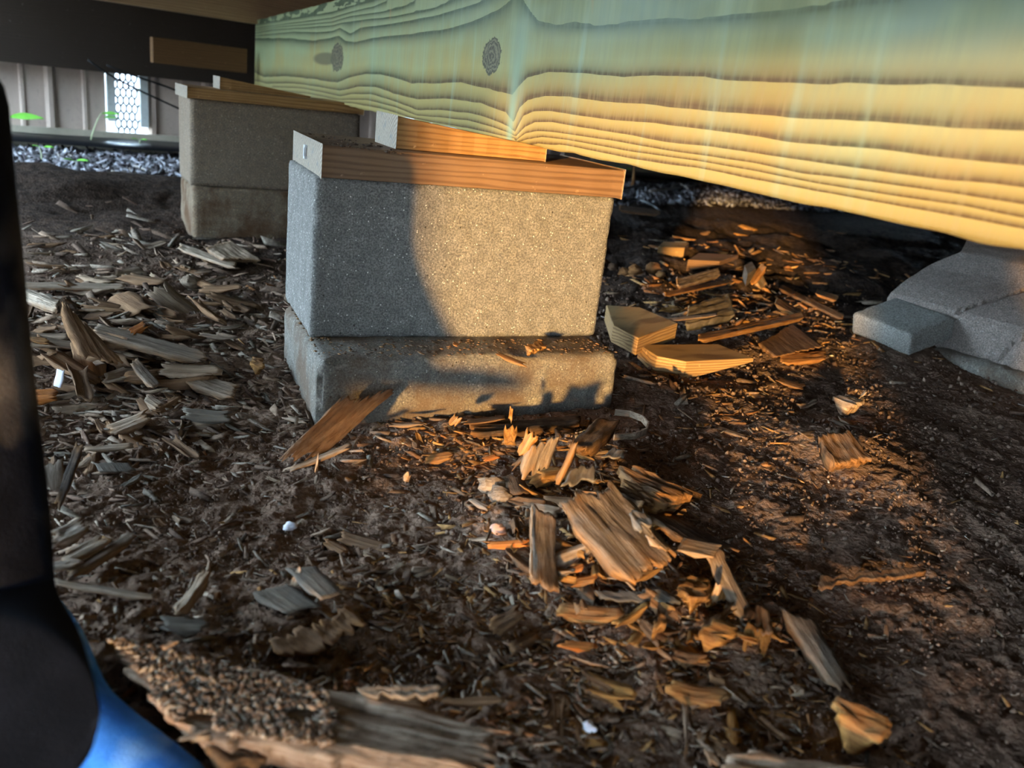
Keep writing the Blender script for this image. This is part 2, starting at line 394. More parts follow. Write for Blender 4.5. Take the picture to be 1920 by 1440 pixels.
# ------------------------------------------------------------------ pier frame
YAW = .43237
EX = np.array([math.cos(YAW), math.sin(YAW), 0]); EY = np.array([-math.sin(YAW), math.cos(YAW), 0]); EZ = np.array([0, 0, 1.])
PB = np.array([-.24752, .98047, 0]); HB = .07868

# ------------------------------------------------------------------ structure
def floor_mesh():
    def axis(lo, a, b, hi, s):
        mid = np.arange(a, b, s); out = [mid]
        x = b; d = s; r = []
        while x < hi: r.append(x); d = min(d*1.04, .05); x += d
        r.append(hi)
        x = a; d = s; l = []
        while x > lo: d = min(d*1.04, .05); x -= d; l.append(max(x, lo))
        return np.array(l[::-1]+list(mid)+r)
    xs = axis(-4.2, -.75, 1.0, 4.5, .0042); ys = axis(-2.2, .32, 1.65, 8.5, .0042)
    X, Y = np.meshgrid(xs, ys); Z = G(X, Y)
    grit = np.clip(1.6-.25*np.hypot(X, Y), .5, 1.4)
    Z = Z + grit*(.0034*fbm(X*42, Y*42, 41, 3)+.0026*np.maximum(0, fbm(X*105, Y*105, 51, 2))+.0016*vnoise(X*220, Y*220, 5))
    n, m = X.shape
    i = np.arange(n*m).reshape(n, m)
    f = np.stack([i[:-1, :-1], i[:-1, 1:], i[1:, 1:], i[1:, :-1]], -1).reshape(-1, 4)
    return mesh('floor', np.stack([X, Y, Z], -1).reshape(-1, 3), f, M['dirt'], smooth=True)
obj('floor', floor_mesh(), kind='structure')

# subfloor, ribbed back wall, unseen rear and side walls with openings shaped for light
def sbox(name, x0, x1, y0, y1, z0, z1, mat, **k):
    return obj(name, mesh(name, boxv(x0, x1, y0, y1, z0, z1), BOXF, M[mat]), **k)
_cx = [(-2.25, -1.05), (4.5, -1.05), (4.5, 8.2), (-2.25, 3.15)]
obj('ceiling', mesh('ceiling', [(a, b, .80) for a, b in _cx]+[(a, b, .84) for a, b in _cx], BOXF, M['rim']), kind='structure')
WY = -1.0
def hz(d): return .44+d*math.tan(SUN_EL)
edge_x = .035
sbox('wall_right_unseen', 4.4, 4.5, -2.2, 8.5, -.1, .8, 'rim', kind='structure')
wr = bpy.data.objects.new('wall_rear_unseen', None); COL.objects.link(wr); wr['kind'] = 'structure'
sbox('wall_panel_unseen', edge_x, edge_x+.30, WY-.05, WY, -.1, .8, 'rim', parent=wr)
sbox('wall_panel_unseen', edge_x+.37, 4.5, WY-.05, WY, -.1, .8, 'rim', parent=wr)  # slot before this panel added to put sun on the footing
sbox('wall_panel_unseen', -2.25, -.61, WY-.05, WY, -.1, .8, 'rim', parent=wr)
sbox('sun_gate_header', -.61, edge_x+.5, WY-.05, WY, hz(1.5), .8, 'rim', parent=wr)
sbox('sun_gate_sill', -.61, edge_x+.37, WY-.05, WY, -.1, .163, 'rim', parent=wr)  # sill added to keep low sun off the near ground
wl = bpy.data.objects.new('wall_left_unseen', None); COL.objects.link(wl); wl['kind'] = 'structure'
sbox('wall_panel_unseen', -2.25, -2.2, 1.6, 1.9, -.1, .8, 'rim', parent=wl)
sbox('wall_panel_unseen', -2.25, -2.2, -1.0, -.45, -.1, .8, 'rim', parent=wl)

# unseen wall added to block sun at the left gap; open ground outside
sbox('wall_sun_blocker', -9, -2.6, -4.1, -4.0, -.1, 1.35, 'siding', kind='structure')
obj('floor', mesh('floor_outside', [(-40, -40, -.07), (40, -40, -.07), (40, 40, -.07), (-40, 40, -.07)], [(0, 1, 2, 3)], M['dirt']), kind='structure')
# ---- ribbed back wall: local x along the wall
WO = on_z(0, 270, 0); WA = R(36.5)
wx = np.array([math.cos(WA), math.sin(WA), 0]); wn = np.array([math.sin(WA), -math.cos(WA), 0])   # wn faces the camera
WALL = bpy.data.objects.new('wall_back', None); COL.objects.link(WALL); WALL['kind'] = 'structure'
WALL.matrix_world = Matrix(((wx[0], -wn[0], 0, WO[0]), (wx[1], -wn[1], 0, WO[1]), (0, 0, 1, 0), (0, 0, 0, 1)))
def wl_x(px, py):   # along-wall coordinate of a pixel
    p = on_plane(px, py, WO, wn); return float(np.dot(p-WO, wx)), float(p[2])
vx0, vz1 = wl_x(215, 180); vx1, _ = wl_x(259, 180)
def panel(x0, x1, z0=-.02, z1=.6, name='siding_panel'):
    w = x1-x0; v = []; prof = [(0, 0), (.06, -.014), (.13, -.014), (.19, 0), (.60, 0), (.63, -.006), (.68, -.006), (.71, 0), (1, 0)]
    for a, d in prof: v += [(x0+a*w, d, z0), (x0+a*w, d, z1), (x0+a*w, d+.012, z0), (x0+a*w, d+.012, z1)]
    f = []
    for k in range(len(prof)-1):
        q = k*4; f += [(q, q+4, q+5, q+1), (q+2, q+3, q+7, q+6), (q+1, q+5, q+7, q+3), (q, q+2, q+6, q+4)]
    e = (len(prof)-1)*4; f += [(0, 1, 3, 2), (e, e+2, e+3, e+1)]
    return obj(name, mesh(name, v, f, M['siding']), parent=WALL)
pw = .215
x = vx0-.034
while x > -2.2: panel(x-pw, x); x -= pw
x = vx1+.035; hid0, _ = wl_x(705, 270); hid1, _ = wl_x(900, 300)
while x < 6.5:
    if hid0 < x < hid1: x += pw; continue       # opening added behind the pier, lets daylight onto the ground
    panel(x, x+pw); x += pw
# vent beside the panels: pale jambs and a diamond mesh
jb = lambda n, x0, x1, z0, z1, y0=-.02, y1=.02, m='vent': obj(n, mesh(n, boxv(x0, x1, y0, y1, z0, z1), BOXF, M[m]), parent=WALL)
vv = bpy.data.objects.new('window_1', None); COL.objects.link(vv); vv.parent = WALL
def vb(n, x0, x1, z0, z1, y0, y1, m): return obj(n, mesh(n, boxv(x0, x1, y0, y1, z0, z1), BOXF, M[m]), parent=vv)
vb('jamb', vx0-.03, vx0-.002, .115, .6, -.022, .02, 'vent'); vb('jamb', vx1+.004, vx1+.034, .10, .6, -.022, .02, 'vent')
vb('sill', vx0-.03, vx1+.034, .0, .045, -.02, .02, 'trim')
def vent_mesh():
    v = []; f = []; w = .0062; cw = .021; chh = .030
    def seg(a, b):
        a = np.array(a); b = np.array(b); d = (b-a)/np.linalg.norm(b-a); nn = np.array([-d[1], d[0]])*w*.5
        k = len(v)
        for y in (-.003, .003):
            for q in (a-nn, a+nn, b+nn, b-nn): v.append((q[0], y, q[1]))
        f.extend([(k, k+1, k+2, k+3), (k+7, k+6, k+5, k+4), (k, k+4, k+5, k+1), (k+1, k+5, k+6, k+2), (k+2, k+6, k+7, k+3), (k+3, k+7, k+4, k)])
    nx = int((vx1-vx0)/cw)+1; nz = int(.46/chh)+1
    for i in range(nx):
        for k in range(nz):
            ox = vx0+i*cw+(cw/2 if k % 2 else 0); oz = .04+k*chh
            if ox > vx1: continue
            seg((ox, oz), (ox, oz+chh*.5)); seg((ox, oz+chh*.5), (ox+cw/2, oz+chh)); seg((ox, oz+chh*.5), (ox-cw/2, oz+chh))
    return mesh('screen', v, f, M['mesh'])
sc = obj('screen', vent_mesh(), parent=vv, kind='stuff')
# skirt board along the foot of the wall
tr = bpy.data.objects.new('trim_1', None); COL.objects.link(tr); tr.parent = WALL
obj('skirt_board', mesh('skirt_board', boxv(-2.2, hid0+.3, -.035, -.016, -.01, .075), BOXF, M['trim']), parent=tr)
obj('skirt_board', mesh('skirt_board', boxv(hid1-.3, 6.5, -.035, -.016, -.01, .10), BOXF, M['trim']), parent=tr)
# dark rim beam in front of the wall top
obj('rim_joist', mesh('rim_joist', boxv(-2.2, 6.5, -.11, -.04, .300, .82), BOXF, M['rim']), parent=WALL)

# ------------------------------------------------------------------ joists overhead
def joist(name, p, dirv, l0, l1, wd_, z0, z1, mat, label, cat='joist', group=None):
    o = obj(name, mesh(name, boxv(l0, l1, -wd_/2, wd_/2, z0, z1), BOXF, M[mat]), label=label, cat=cat, group=group, bevel=.002)
    ax, _ = frame(p, dirv); setmat(o, ax, p); return o

# ------------------------------------------------------------------ the treated beam
BT = on_plane(1025, 278, PB+EY*.02, EY)
D = -ray(211, 104); D = D/np.linalg.norm(D)
NB = np.array([D[1], -D[0], 0]); NB /= np.linalg.norm(NB)
if np.dot(NB, BT-ORG) > 0: NB = -NB     # faces the camera side
BH = .235; BW = .075
def bc(px, py):
    p = on_plane(px, py, BT, NB); return float(np.dot(p-BT, D)), float(np.dot(p-BT, np.cross(NB, D) if np.cross(NB, D)[2] > 0 else -np.cross(NB, D)))
UPB = np.cross(NB, D); UPB = UPB if UPB[2] > 0 else -UPB
x_far = bc(478, 100)[0]; x_near = .95
kA = lambda L: [(470+a/3.692, b/3.692) for a, b in L]
kB = lambda L: [(900+a/3.692, b/3.692) for a, b in L]
kC = lambda L: [(1400+a/3.692, 60+b/3.692) for a, b in L]
LINES = {
 0: kA([(30, 505), (90, 535), (250, 528), (440, 550), (600, 575), (680, 535), (800, 512), (900, 515), (1020, 545), (1120, 580), (1300, 575), (1450, 572), (1560, 600), (1640, 610)]) + kB([(130, 640), (225, 660), (262, 600), (330, 535), (480, 495), (700, 505), (850, 520), (1000, 530), (1200, 520), (1560, 525), (1700, 552), (1920, 565)]) + kC([(300, 352), (560, 368), (700, 350), (1000, 362), (1300, 360), (1600, 378), (1920, 388)]),
 -1: kA([(30, 560), (110, 580), (300, 578), (450, 600), (620, 630), (740, 602), (860, 602), (1000, 650), (1150, 690), (1350, 682), (1560, 712)]) + kB([(0, 712), (100, 752), (180, 780), (232, 850), (275, 740), (330, 695), (450, 668), (620, 668), (850, 702), (1100, 718), (1400, 748), (1900, 792)]) + kC([(300, 590), (600, 605), (1000, 635), (1400, 662), (1920, 685)]),
 -2: kA([(150, 605), (350, 612), (500, 640), (620, 668), (700, 652), (830, 652), (1000, 702), (1150, 765), (1300, 762), (1500, 782)]) + kB([(0, 800), (100, 835), (200, 880), (240, 920), (300, 800), (370, 772), (480, 768), (700, 802), (900, 832), (1200, 852), (1500, 892), (1900, 942)]) + kC([(300, 762), (600, 792), (900, 805), (1300, 862), (1700, 905), (1920, 928)]),
 -3: kA([(200, 632), (400, 650), (600, 692), (800, 692), (1000, 742), (1150, 802), (1300, 812), (1500, 832)]) + kB([(0, 855), (100, 885), (220, 930), (248, 948), (312, 880), (380, 848), (500, 848), (700, 882), (1000, 932), (1300, 987), (1600, 1022), (1900, 1062)]) + kC([(400, 892), (800, 952), (1300, 1017), (1700, 1052), (1920, 1082)]),
 -4: kA([(400, 675), (700, 715), (900, 748), (1100, 812), (1300, 852), (1500, 882)]) + kB([(0, 902), (100, 925), (235, 957), (255, 970), (317, 922), (400, 907), (550, 922), (900, 972), (1300, 1042), (1900, 1132)]) + kC([(400, 982), (900, 1042), (1400, 1112), (1920, 1197)]),
 -5: kB([(250, 985), (330, 967), (430, 947), (600, 967), (1000, 1042), (1500, 1112), (1900, 1182)]) + kC([(500, 1052), (1000, 1132), (1500, 1202), (1920, 1292)]),
 -6: kB([(260, 1010), (370, 992), (600, 1003), (1000, 1080), (1500, 1160), (1900, 1235)]) + kC([(500, 1105), (1000, 1190), (1500, 1275), (1920, 1352)]),
 3: kA([(30, 262), (250, 262), (440, 280), (560, 258), (610, 246), (660, 285), (720, 292), (840, 262), (1100, 237), (1400, 192), (1600, 122), (1720, 62), (1800, 0)]) + kB([(245, -60), (300, 0), (340, 62), (400, 152), (500, 172), (700, 182), (950, 167), (1200, 142), (1500, 132), (1900, 102)]) + [(1485, 21), (1570, 8), (1640, 0), (1920, -35)],
 4: kA([(30, 245), (300, 217), (460, 222), (570, 212), (620, 192), (690, 232), (760, 192), (1000, 157), (1300, 102), (1560, 22), (1700, -40), (1900, -120)]),
 5: kA([(30, 225), (150, 202), (400, 187), (570, 172), (620, 160), (700, 145), (1000, 112), (1250, 62), (1400, 0), (1600, -70)]),
 6: kA([(30, 208), (200, 182), (560, 150), (700, 108), (900, 82), (1050, 50), (1150, 0)]),
 7: kA([(30, 193), (250, 162), (560, 122), (700, 78), (850, 45), (950, 0)]),
}
def beam_mesh():
    nx, nz = 420, 64
    us = np.concatenate([np.linspace(x_far, -.35, 170, endpoint=False), np.linspace(-.35, .15, 150, endpoint=False), np.linspace(.15, x_near, 101)])
    zs = np.linspace(0, BH, nz)
    tab = []
    for k in sorted(LINES):
        q = np.array([bc(*p) for p in LINES[k]]); q = q[np.argsort(q[:, 0])]
        z = np.interp(us, q[:, 0], q[:, 1]); 
        # beyond the traced stretch keep the lines running on with the beam
        if k < 0:
            m = us < q[0, 0]; z = np.where(m, np.minimum(z, .004*(1+k)), z)
        if k >= 4:
            m = us > q[-1, 0]; z = np.where(m, np.maximum(z, BH+.01*(k-3)+(us-q[-1, 0])*.1), z)
        tab.append((k, z))
    tab.sort(key=lambda a: a[0])
    ks = np.array([a[0] for a in tab], float); Zt = np.stack([a[1] for a in tab])
    for i in range(1, len(ks)): Zt[i] = np.maximum(Zt[i], Zt[i-1]+.0016)
    ks = np.concatenate([[ks[0]-1], ks, [ks[-1]+1]]); Zt = np.vstack([Zt[0]-.02, Zt, Zt[-1]+.012])
    ph = np.stack([np.interp(zs, Zt[:, i], ks) for i in range(len(us))])     # (nu,nz)
    n = len(us); V = []; P = []; ZF = []; NR = []; KK = []
    kx = bc(961, 200)[0]
    for side in (0, 1):
        y = 0 if side == 0 else BW
        for i in range(n):
            for j in range(nz):
                wob = .0006*math.sin(us[i]*9)+(.0012*float(vnoise(us[i]*30, 3, 8)) if j in (0, nz-1) else 0)
                V.append((us[i], y, zs[j]+(wob if j in (0, nz-1) else 0)))
    uu = np.repeat(us, nz); zz = np.tile(zs, n)
    P = np.concatenate([ph.ravel(), ph.ravel()]); ZF = np.concatenate([zz/BH]*2)
    NR = np.concatenate([np.clip((uu-x_far)/(0-x_far+.1), 0, 1)**2]*2)
    zt0 = Zt[7 if False else list(ks).index(0)]
    wid = .010+.010*np.clip(zz/.1, 0, 2)
    kk = np.exp(-((uu-kx)/wid)**2)*np.clip(1.25-zz/.16, .15, 1)
    KK = np.concatenate([kk, kk])
    idx = np.arange(2*n*nz).reshape(2, n, nz); a = idx[0]; b = idx[1]
    f = [np.stack([a[:-1, :-1], a[1:, :-1], a[1:, 1:], a[:-1, 1:]], -1).reshape(-1, 4),
         np.stack([b[:-1, :-1], b[:-1, 1:], b[1:, 1:], b[1:, :-1]], -1).reshape(-1, 4),
         np.stack([a[:-1, 0], b[:-1, 0], b[1:, 0], a[1:, 0]], -1), np.stack([a[:-1, -1], a[1:, -1], b[1:, -1], b[:-1, -1]], -1),
         np.stack([a[0, :-1], a[0, 1:], b[0, 1:], b[0, :-1]], -1), np.stack([a[-1, :-1], b[-1, :-1], b[-1, 1:], a[-1, 1:]], -1)]
    return mesh('beam', V, np.concatenate(f), M['beam'], {'phase': P, 'zf': ZF, 'near': NR, 'kink': KK})
k1 = bc(632, 108); k2 = bc(922, 105)
kw1 = abs(bc(643, 108)[0]-bc(619, 108)[0])/2; kw2 = abs(bc(940, 105)[0]-bc(904, 105)[0])/2
KNOTS = [(k1[0], k1[1], kw1, .034, True), (k2[0], k2[1], kw2, .0255, False)]
print('knots', KNOTS)
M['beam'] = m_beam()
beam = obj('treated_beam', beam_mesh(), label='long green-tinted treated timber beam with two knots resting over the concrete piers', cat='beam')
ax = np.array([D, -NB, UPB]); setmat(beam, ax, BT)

# joists crossing on top of the beam
BTOP = BT[2]+BH
jd = EX
p = on_z(478, 45, .534); jd = np.array([math.cos(WA+R(7)), math.sin(WA+R(7)), 0])
joist('floor_joist', [p[0], p[1], 0], jd, -1.15, 1.5, .045, .534, .80, 'joist', 'old brown joist crossing overhead at the far end of the treated beam')
q = on_plane(372, 108, WO+wn*.5, wn)
joist('blocking_board', [q[0], q[1], 0], wx, -.16, .17, .04, q[2]-.035, q[2]+.05, 'blocking', 'short brown blocking board in the dark above the far pier', 'board')

# ------------------------------------------------------------------ main pier
def place(o, org, yaw_axes): setmat(o, yaw_axes, org); return o
axP = np.array([EX, EY, EZ])
def base_drop(p): return p
v, f = gridbox((.39, .25, HB+.02), .0065, .0016, 3, .011)
ob = obj('base_block', mesh('base_block', v, f, M['base'], smooth=True), label='low worn concrete slab under the near grey block, chips heaped against its front', cat='concrete block')
BP = np.array([-.2169, .90608, -.02]); by = .43309
axB = np.array([[math.cos(by), math.sin(by), 0], [-math.sin(by), math.cos(by), 0], [0, 0, 1]]); place(ob, BP, axB)
v, f = gridbox((.39, .19, .19), .0062, .0009, 9, .0045)
ob = obj('concrete_block', mesh('concrete_block', v, f, M['block'], smooth=True), label='large grey concrete block at the centre, half sunlit and half in shadow', cat='concrete block')
place(ob, PB+EZ*HB, axP)
zt = HB+.19
def lumber(name, org, axs, L, Dp, H, side, endm, label, cat, taper=0, bev=.0015, parts=True):
    """box or wedge along x; taper = height at the far x end"""
    h1 = taper if taper else H; n = 24; vs = []; fs = []
    for i in range(n+1):
        a = i/n; h = H+(h1-H)*a; w = .0006*math.sin(i*1.7)
        vs += [(a*L, w, 0), (a*L, Dp, 0), (a*L, Dp, h), (a*L, w, h)]
    for i in range(n):
        q = i*4
        for k in range(4): fs.append((q+k, q+4+k, q+4+(k+1) % 4, q+(k+1) % 4))
    fs = [tuple(reversed(t_)) for t_ in fs]
    fs += [(0, 1, 2, 3), (n*4+3, n*4+2, n*4+1, n*4)]
    fs = [tuple(reversed(t_)) for t_ in fs]
    me = mesh(name, vs, fs, M[side]); me.materials.append(M[endm])
    me.polygons[len(fs)-1].material_index = 1; me.polygons[len(fs)-2].material_index = 1
    o = obj(name, me, label=label, cat=cat, bevel=bev); place(o, org, axs); return o
wb = lumber('wooden_board', PB+EZ*zt-EY*.004+EX*.006, axP, .39, .195, .0355, 'board', 'endgrain', 'brown wooden board lying flat on top of the near concrete block', 'board')
st = obj('staple', mesh('staple', boxv(-.0035, -.0005, .095, .099, .012, .026)+boxv(-.0035, -.0005, .090, .099, .024, .027)+boxv(-.0035, -.0005, .090, .099, .011, .014), [tuple(q+8*k for q in ff) for k in range(3) for ff in BOXF], M['staple']), parent=wb, label='bright metal staple in the board end')
# wedge between board and beam
wl_ = on_plane(744, 245, PB+EY*.03, EY); t0 = float(np.dot(wl_-PB, EX)); z0 = zt+.0355
t1 = float(np.dot(on_plane(1025, 280, PB+EY*.03, EY)-PB, EX))
topz = float(on_plane(748, 219, PB+EY*.03, EY)[2])
wedge_h = max(.02, topz-z0)
lumber('wooden_wedge', PB+EX*t0+EY*.03+EZ*(z0+.0005), axP, t1-t0, .10, wedge_h, 'wedge', 'endgrain', 'orange wooden wedge shim tapering between the near board and the beam', 'wedge', taper=max(.006, BT[2]-z0-.001), bev=.001)
print('wedge', t0, t1, z0, topz, BT)

# ------------------------------------------------------------------ far pier
SY = .51292; SP = np.array([-.77413, 1.95089, 0])
axS = np.array([[math.cos(SY), math.sin(SY), 0], [-math.sin(SY), math.cos(SY), 0], [0, 0, 1]])
v, f = gridbox((.39, .21, .13), .01, .0016, 23, .007)
ob = obj('base_block', mesh('base_block', v, f, M['base_far'], smooth=True), label='stained low concrete slab under the far block, half sunk in dark soil', cat='concrete block'); place(ob, SP+EZ*(-.02)+axS[1]*(-.008)+axS[0]*.004, axS)
v, f = gridbox((.39, .19, .19), .01, .0008, 29, .004)
ob = obj('concrete_block', mesh('concrete_block', v, f, M['block_far'], smooth=True), label='brownish concrete block of the far pier, behind and left of the centre block', cat='concrete block'); place(ob, SP+EZ*.11, axS)
lumber('wooden_board', SP+EZ*.30-axS[1]*.006-axS[0]*.006, axS, .40, .20, .023, 'wedge', 'endgrain', 'thin orange-brown board on top of the far pier', 'board')
q0 = on_plane(412, 163, SP+axS[1]*.07, axS[1]); ts = float(np.dot(q0-SP, axS[0]))
lumber('wooden_wedge', SP+EZ*.3235+axS[0]*ts+axS[1]*.07, axS, .21, .09, .026, 'wedge', 'endgrain', 'small wedge shim on the far pier board under the beam end', 'wedge', taper=.004, bev=.001)

# ------------------------------------------------------------------ wood pieces
CNT = [0]
def plank_data(A, B, Cc, Dd, T, jag, fray, seed, rot, curl=0):
    A, B, Cc, Dd = map(np.asarray, (A, B, Cc, Dd))
    L = np.linalg.norm((B+Cc-A-Dd)/2); W = np.linalg.norm((A+B-Cc-Dd)/2)
    nu = int(np.clip(L/.005, 8, 60)); nv = int(np.clip(W/.0028, 4, 26))
    X = (B+Cc-A-Dd); X /= np.linalg.norm(X); Y = (A+B-Cc-Dd); N = np.cross(X, Y); N /= np.linalg.norm(N)
    if N[2] < 0: N = -N
    Yl = np.cross(N, X); O = (A+B+Cc+Dd)/4
    u = np.linspace(0, 1, nu+1)[:, None]; v_ = np.linspace(0, 1, nv+1)[None, :]
    r = np.random.default_rng(seed)
    s = r.random(nv+1)**2; e = r.random(nv+1)**2
    s = s*.7+np.interp(np.arange(nv+1), np.linspace(0, nv, 4), r.random(4))*.6; e = e*.7+np.interp(np.arange(nv+1), np.linspace(0, nv, 4), r.random(4))*.6
    jl = min(jag/L, .45)
    uu = u*(1-jl*s[None, :]-jl*e[None, :])+jl*s[None, :]
    edge = fray*fbm(uu*L*55+seed, v_*0+seed*3.1, seed, 3)*(1-2*v_)*np.where((v_ < .02) | (v_ > .98), 1, .0)
    vv2 = v_+edge/W*1.0
    P = (A*(1-uu[..., None])+B*uu[..., None])*(1-vv2[..., None])+(Dd*(1-uu[..., None])+Cc*uu[..., None])*vv2[..., None]
    fib = fbm(v_*W*260+seed*7.7, uu*L*9, seed+2, 3); lump = fbm(uu*L*40, v_*W*60, seed+4, 3)
    # steps where layers have split away
    step = np.round((vnoise(v_*W*95+seed, uu*L*11, seed+6)+1)*1.5)/3
    thin = np.clip(np.minimum(u, 1-u)*L/.018, .25, 1)
    if curl: P = P + N*curl*((v_-.5)**2*4)[..., None]
    top = P + N*((.14*fib+.14*lump-.20*step)*T*thin)[..., None]
    bot = P - N*(T*thin*(1+.15*lump))[..., None]
    V = np.concatenate([top.reshape(-1, 3), bot.reshape(-1, 3)])
    V = (V-O) @ np.array([X, Yl, N]).T
    n, m = nu+1, nv+1; i0 = np.arange(n*m).reshape(n, m); i1 = i0+n*m
    Q = lambda a, b, c, d: np.stack([a, b, c, d], -1).reshape(-1, 4)
    f_ = [Q(i0[:-1, :-1], i0[1:, :-1], i0[1:, 1:], i0[:-1, 1:]), Q(i1[:-1, :-1], i1[:-1, 1:], i1[1:, 1:], i1[1:, :-1]),
          Q(i0[:-1, 0], i1[:-1, 0], i1[1:, 0], i0[1:, 0]), Q(i0[:-1, -1], i0[1:, -1], i1[1:, -1], i1[:-1, -1]),
          Q(i0[0, :-1], i0[0, 1:], i1[0, 1:], i1[0, :-1]), Q(i0[-1, :-1], i1[-1, :-1], i1[-1, 1:], i0[-1, 1:])]
    f_ = np.concatenate(f_)
    # consistent outward winding
    if np.dot(np.cross(B-A, Dd-A), N) < 0: f_ = f_[:, ::-1]
    rr = np.clip(np.exp(-np.minimum(u, 1-u)*L/.012)*1.2+.0*v_, 0, 1)+np.zeros_like(uu); rr = rr*np.clip(.5+lump, 0, 1)
    rot_a = np.concatenate([rr.ravel()*rot, np.full(n*m, rot*.9)])
    return V, f_.copy(), np.clip(rot_a, 0, 1), np.array([X, Yl, N]), O
def piece(name, corners, mat, label, cat='wood piece', z=None, T=.008, jag=.012, fray=.004, rot=.6, lift=0, curl=0, group=None):
    CNT[0] += 1; pts = []
    for i, (px, py) in enumerate(corners):
        if z is None:
            g0 = 0
            for _ in range(4): p = on_z(px, py, g0+T*.85+lift); g0 = Gs(p[0], p[1])
        else: p = on_z(px, py, z[i] if isinstance(z, (list, tuple)) else z)
        pts.append(p)
    V, f_, ra, axs, O = plank_data(*pts, T, jag, fray, CNT[0]*13+5, rot, curl)
    o = obj(name, mesh(name, V, f_, M[mat], {'rot': ra}), label=label, cat=cat, group=group); setmat(o, axs, O); return o
def stick(name, p0, p1, w, mat, label, cat='wood sliver', z=None, T=None, **k):
    """w = apparent width in px; the piece runs p0 -> p1"""
    a = np.array(p0, float); b = np.array(p1, float); d = (b-a)/np.linalg.norm(b-a); n = np.array([-d[1], d[0]])*w/2
    sc_ = np.linalg.norm(on_z(a[0], a[1], 0)-ORG)/F
    zz = None if z is None else [z[0], z[1], z[1], z[0]]
    return piece(name, [tuple(a-n), tuple(b-n), tuple(b+n), tuple(a+n)], mat, label, cat, z=zz, T=T if T else max(.0025, w*sc_*.5), jag=k.pop('jag', .012), fray=k.pop('fray', .002), **k)

# --- around the base of the near pier
piece('rotten_plank', [(518, 868), (648, 738), (757, 720), (592, 866)], 'rot_brown', 'brown rotten plank leaning against the front left corner of the near slab', 'plank', z=(.018, .062, .055, .016), T=.016, jag=.03, rot=.12)
stick('splinter', (532, 884), (662, 832), 9, 'rot_grey', 'pale splinter just below the rotten plank leaning on the slab', z=(.012, .03))
stick('splinter', (590, 895), (598, 845), 4, 'rot_pale', 'fine upright splinter in front of the leaning rotten plank', z=(.008, .03))
stick('bark_strip', (878, 800), (1092, 784), 20, 'rot_dark', 'dark bark strip lying along the foot of the near slab', 'bark', T=.014)
stick('bark_strip', (868, 792), (950, 781), 7, 'rot_brown', 'thin reddish strip wedged against the slab foot', 'bark', lift=.012)
piece('bark_chunk', [(1062, 834), (1122, 780), (1166, 786), (1092, 846)], 'rot_dark', 'dark fibrous bark chunk by the right corner of the near slab', 'bark', T=.02, lift=.012)
piece('wood_chunk', [(941, 838), (946, 790), (972, 788), (966, 846)], 'rot_orange', 'upright orange-brown chunk standing left of the pile', 'wood chunk', z=(.02, .055, .055, .02), T=.014)
stick('wood_spike', (955, 800), (961, 752), 9, 'rot_orange', 'thin spike standing up in front of the slab', z=(.04, .07), T=.008)
piece('wood_chunk', [(962, 852), (988, 800), (1010, 812), (980, 866)], 'rot_orange', 'light orange chunk leaning right beside the upright chunk', 'wood chunk', z=(.03, .065, .065, .03), T=.014, rot=.9)
piece('wood_chunk', [(976, 908), (1004, 824), (1052, 812), (1024, 892)], 'rot_grey', 'flat grey-brown slab of wood tilted upright in the pile', 'wood chunk', z=(.028, .072, .075, .032), T=.009)
stick('dark_sliver', (952, 885), (1003, 832), 8, 'rot_dark', 'blackened sliver under the tilted grey slab of wood', z=(.02, .045))
stick('splinter', (1036, 920), (1082, 820), 10, 'rot_orange', 'straight orange splinter standing on top of the pile', z=(.055, .105), T=.006)
piece('bark_sheet', [(1046, 922), (1078, 868), (1114, 866), (1120, 905)], 'rot_slate', 'grey-green bark sheet at the upper end of the big grey plank', 'bark', z=(.070, .078, .076, .070), T=.006)
piece('weathered_plank', [(1044, 928), (1196, 1104), (1278, 1044), (1142, 894)], 'rot_grey', 'big grey weathered plank across the pile with a crumbling orange lower end', 'plank', z=(.068, .040, .046, .070), T=.013, jag=.018, rot=1.0)
stick('edge_strip', (1052, 945), (1195, 1108), 8, 'rot_pale', 'pale narrow strip along the left edge of the big grey plank', z=(.054, .026))
piece('bark_shard', [(1175, 955), (1205, 1000), (1232, 985), (1200, 945)], 'rot_slate', 'small slate grey shard on the right edge of the big grey plank', 'bark', z=.064, T=.007)
stick('bark_shard', (1208, 990), (1258, 1040), 12, 'rot_grey', 'thin layer peeling from the right side of the big grey plank', z=(.062, .052), T=.006)
piece('rotten_block', [(1132, 892), (1238, 960), (1326, 926), (1158, 856)], 'rot_brown', 'thick rotten brown block with an orange broken end right of the pile', 'wood chunk', z=(.062, .050, .046, .066), T=.034, jag=.035, rot=1.0)
piece('bark_sheet', [(1120, 862), (1150, 838), (1172, 836), (1170, 862)], 'rot_slate', 'pale green-grey sheet behind the thick rotten block', 'bark', z=.06, T=.006)
piece('narrow_plank', [(998, 938), (1000, 1102), (1046, 1110), (1040, 958)], 'rot_grey', 'narrow grey-brown plank pointing to the viewer left of the big plank', 'plank', z=(.045, .028, .026, .043), T=.012, rot=.8)
stick('edge_strip', (998, 940), (996, 1095), 4, 'rot_pale', 'pale split edge along the left of the narrow plank', z=(.046, .03))
piece('dark_shard', [(1200, 952), (1300, 1022), (1402, 1036), (1262, 966)], 'rot_dark', 'long dark shingle sliding down right of the big plank', 'bark', T=.007, lift=.012)
piece('bent_strip', [(1262, 1030), (1338, 1046), (1356, 1020), (1280, 1006)], 'rot_grey', 'upper arm of a bent grey wood strip right of the pile', 'wood strip', z=.04, T=.005, jag=.004)
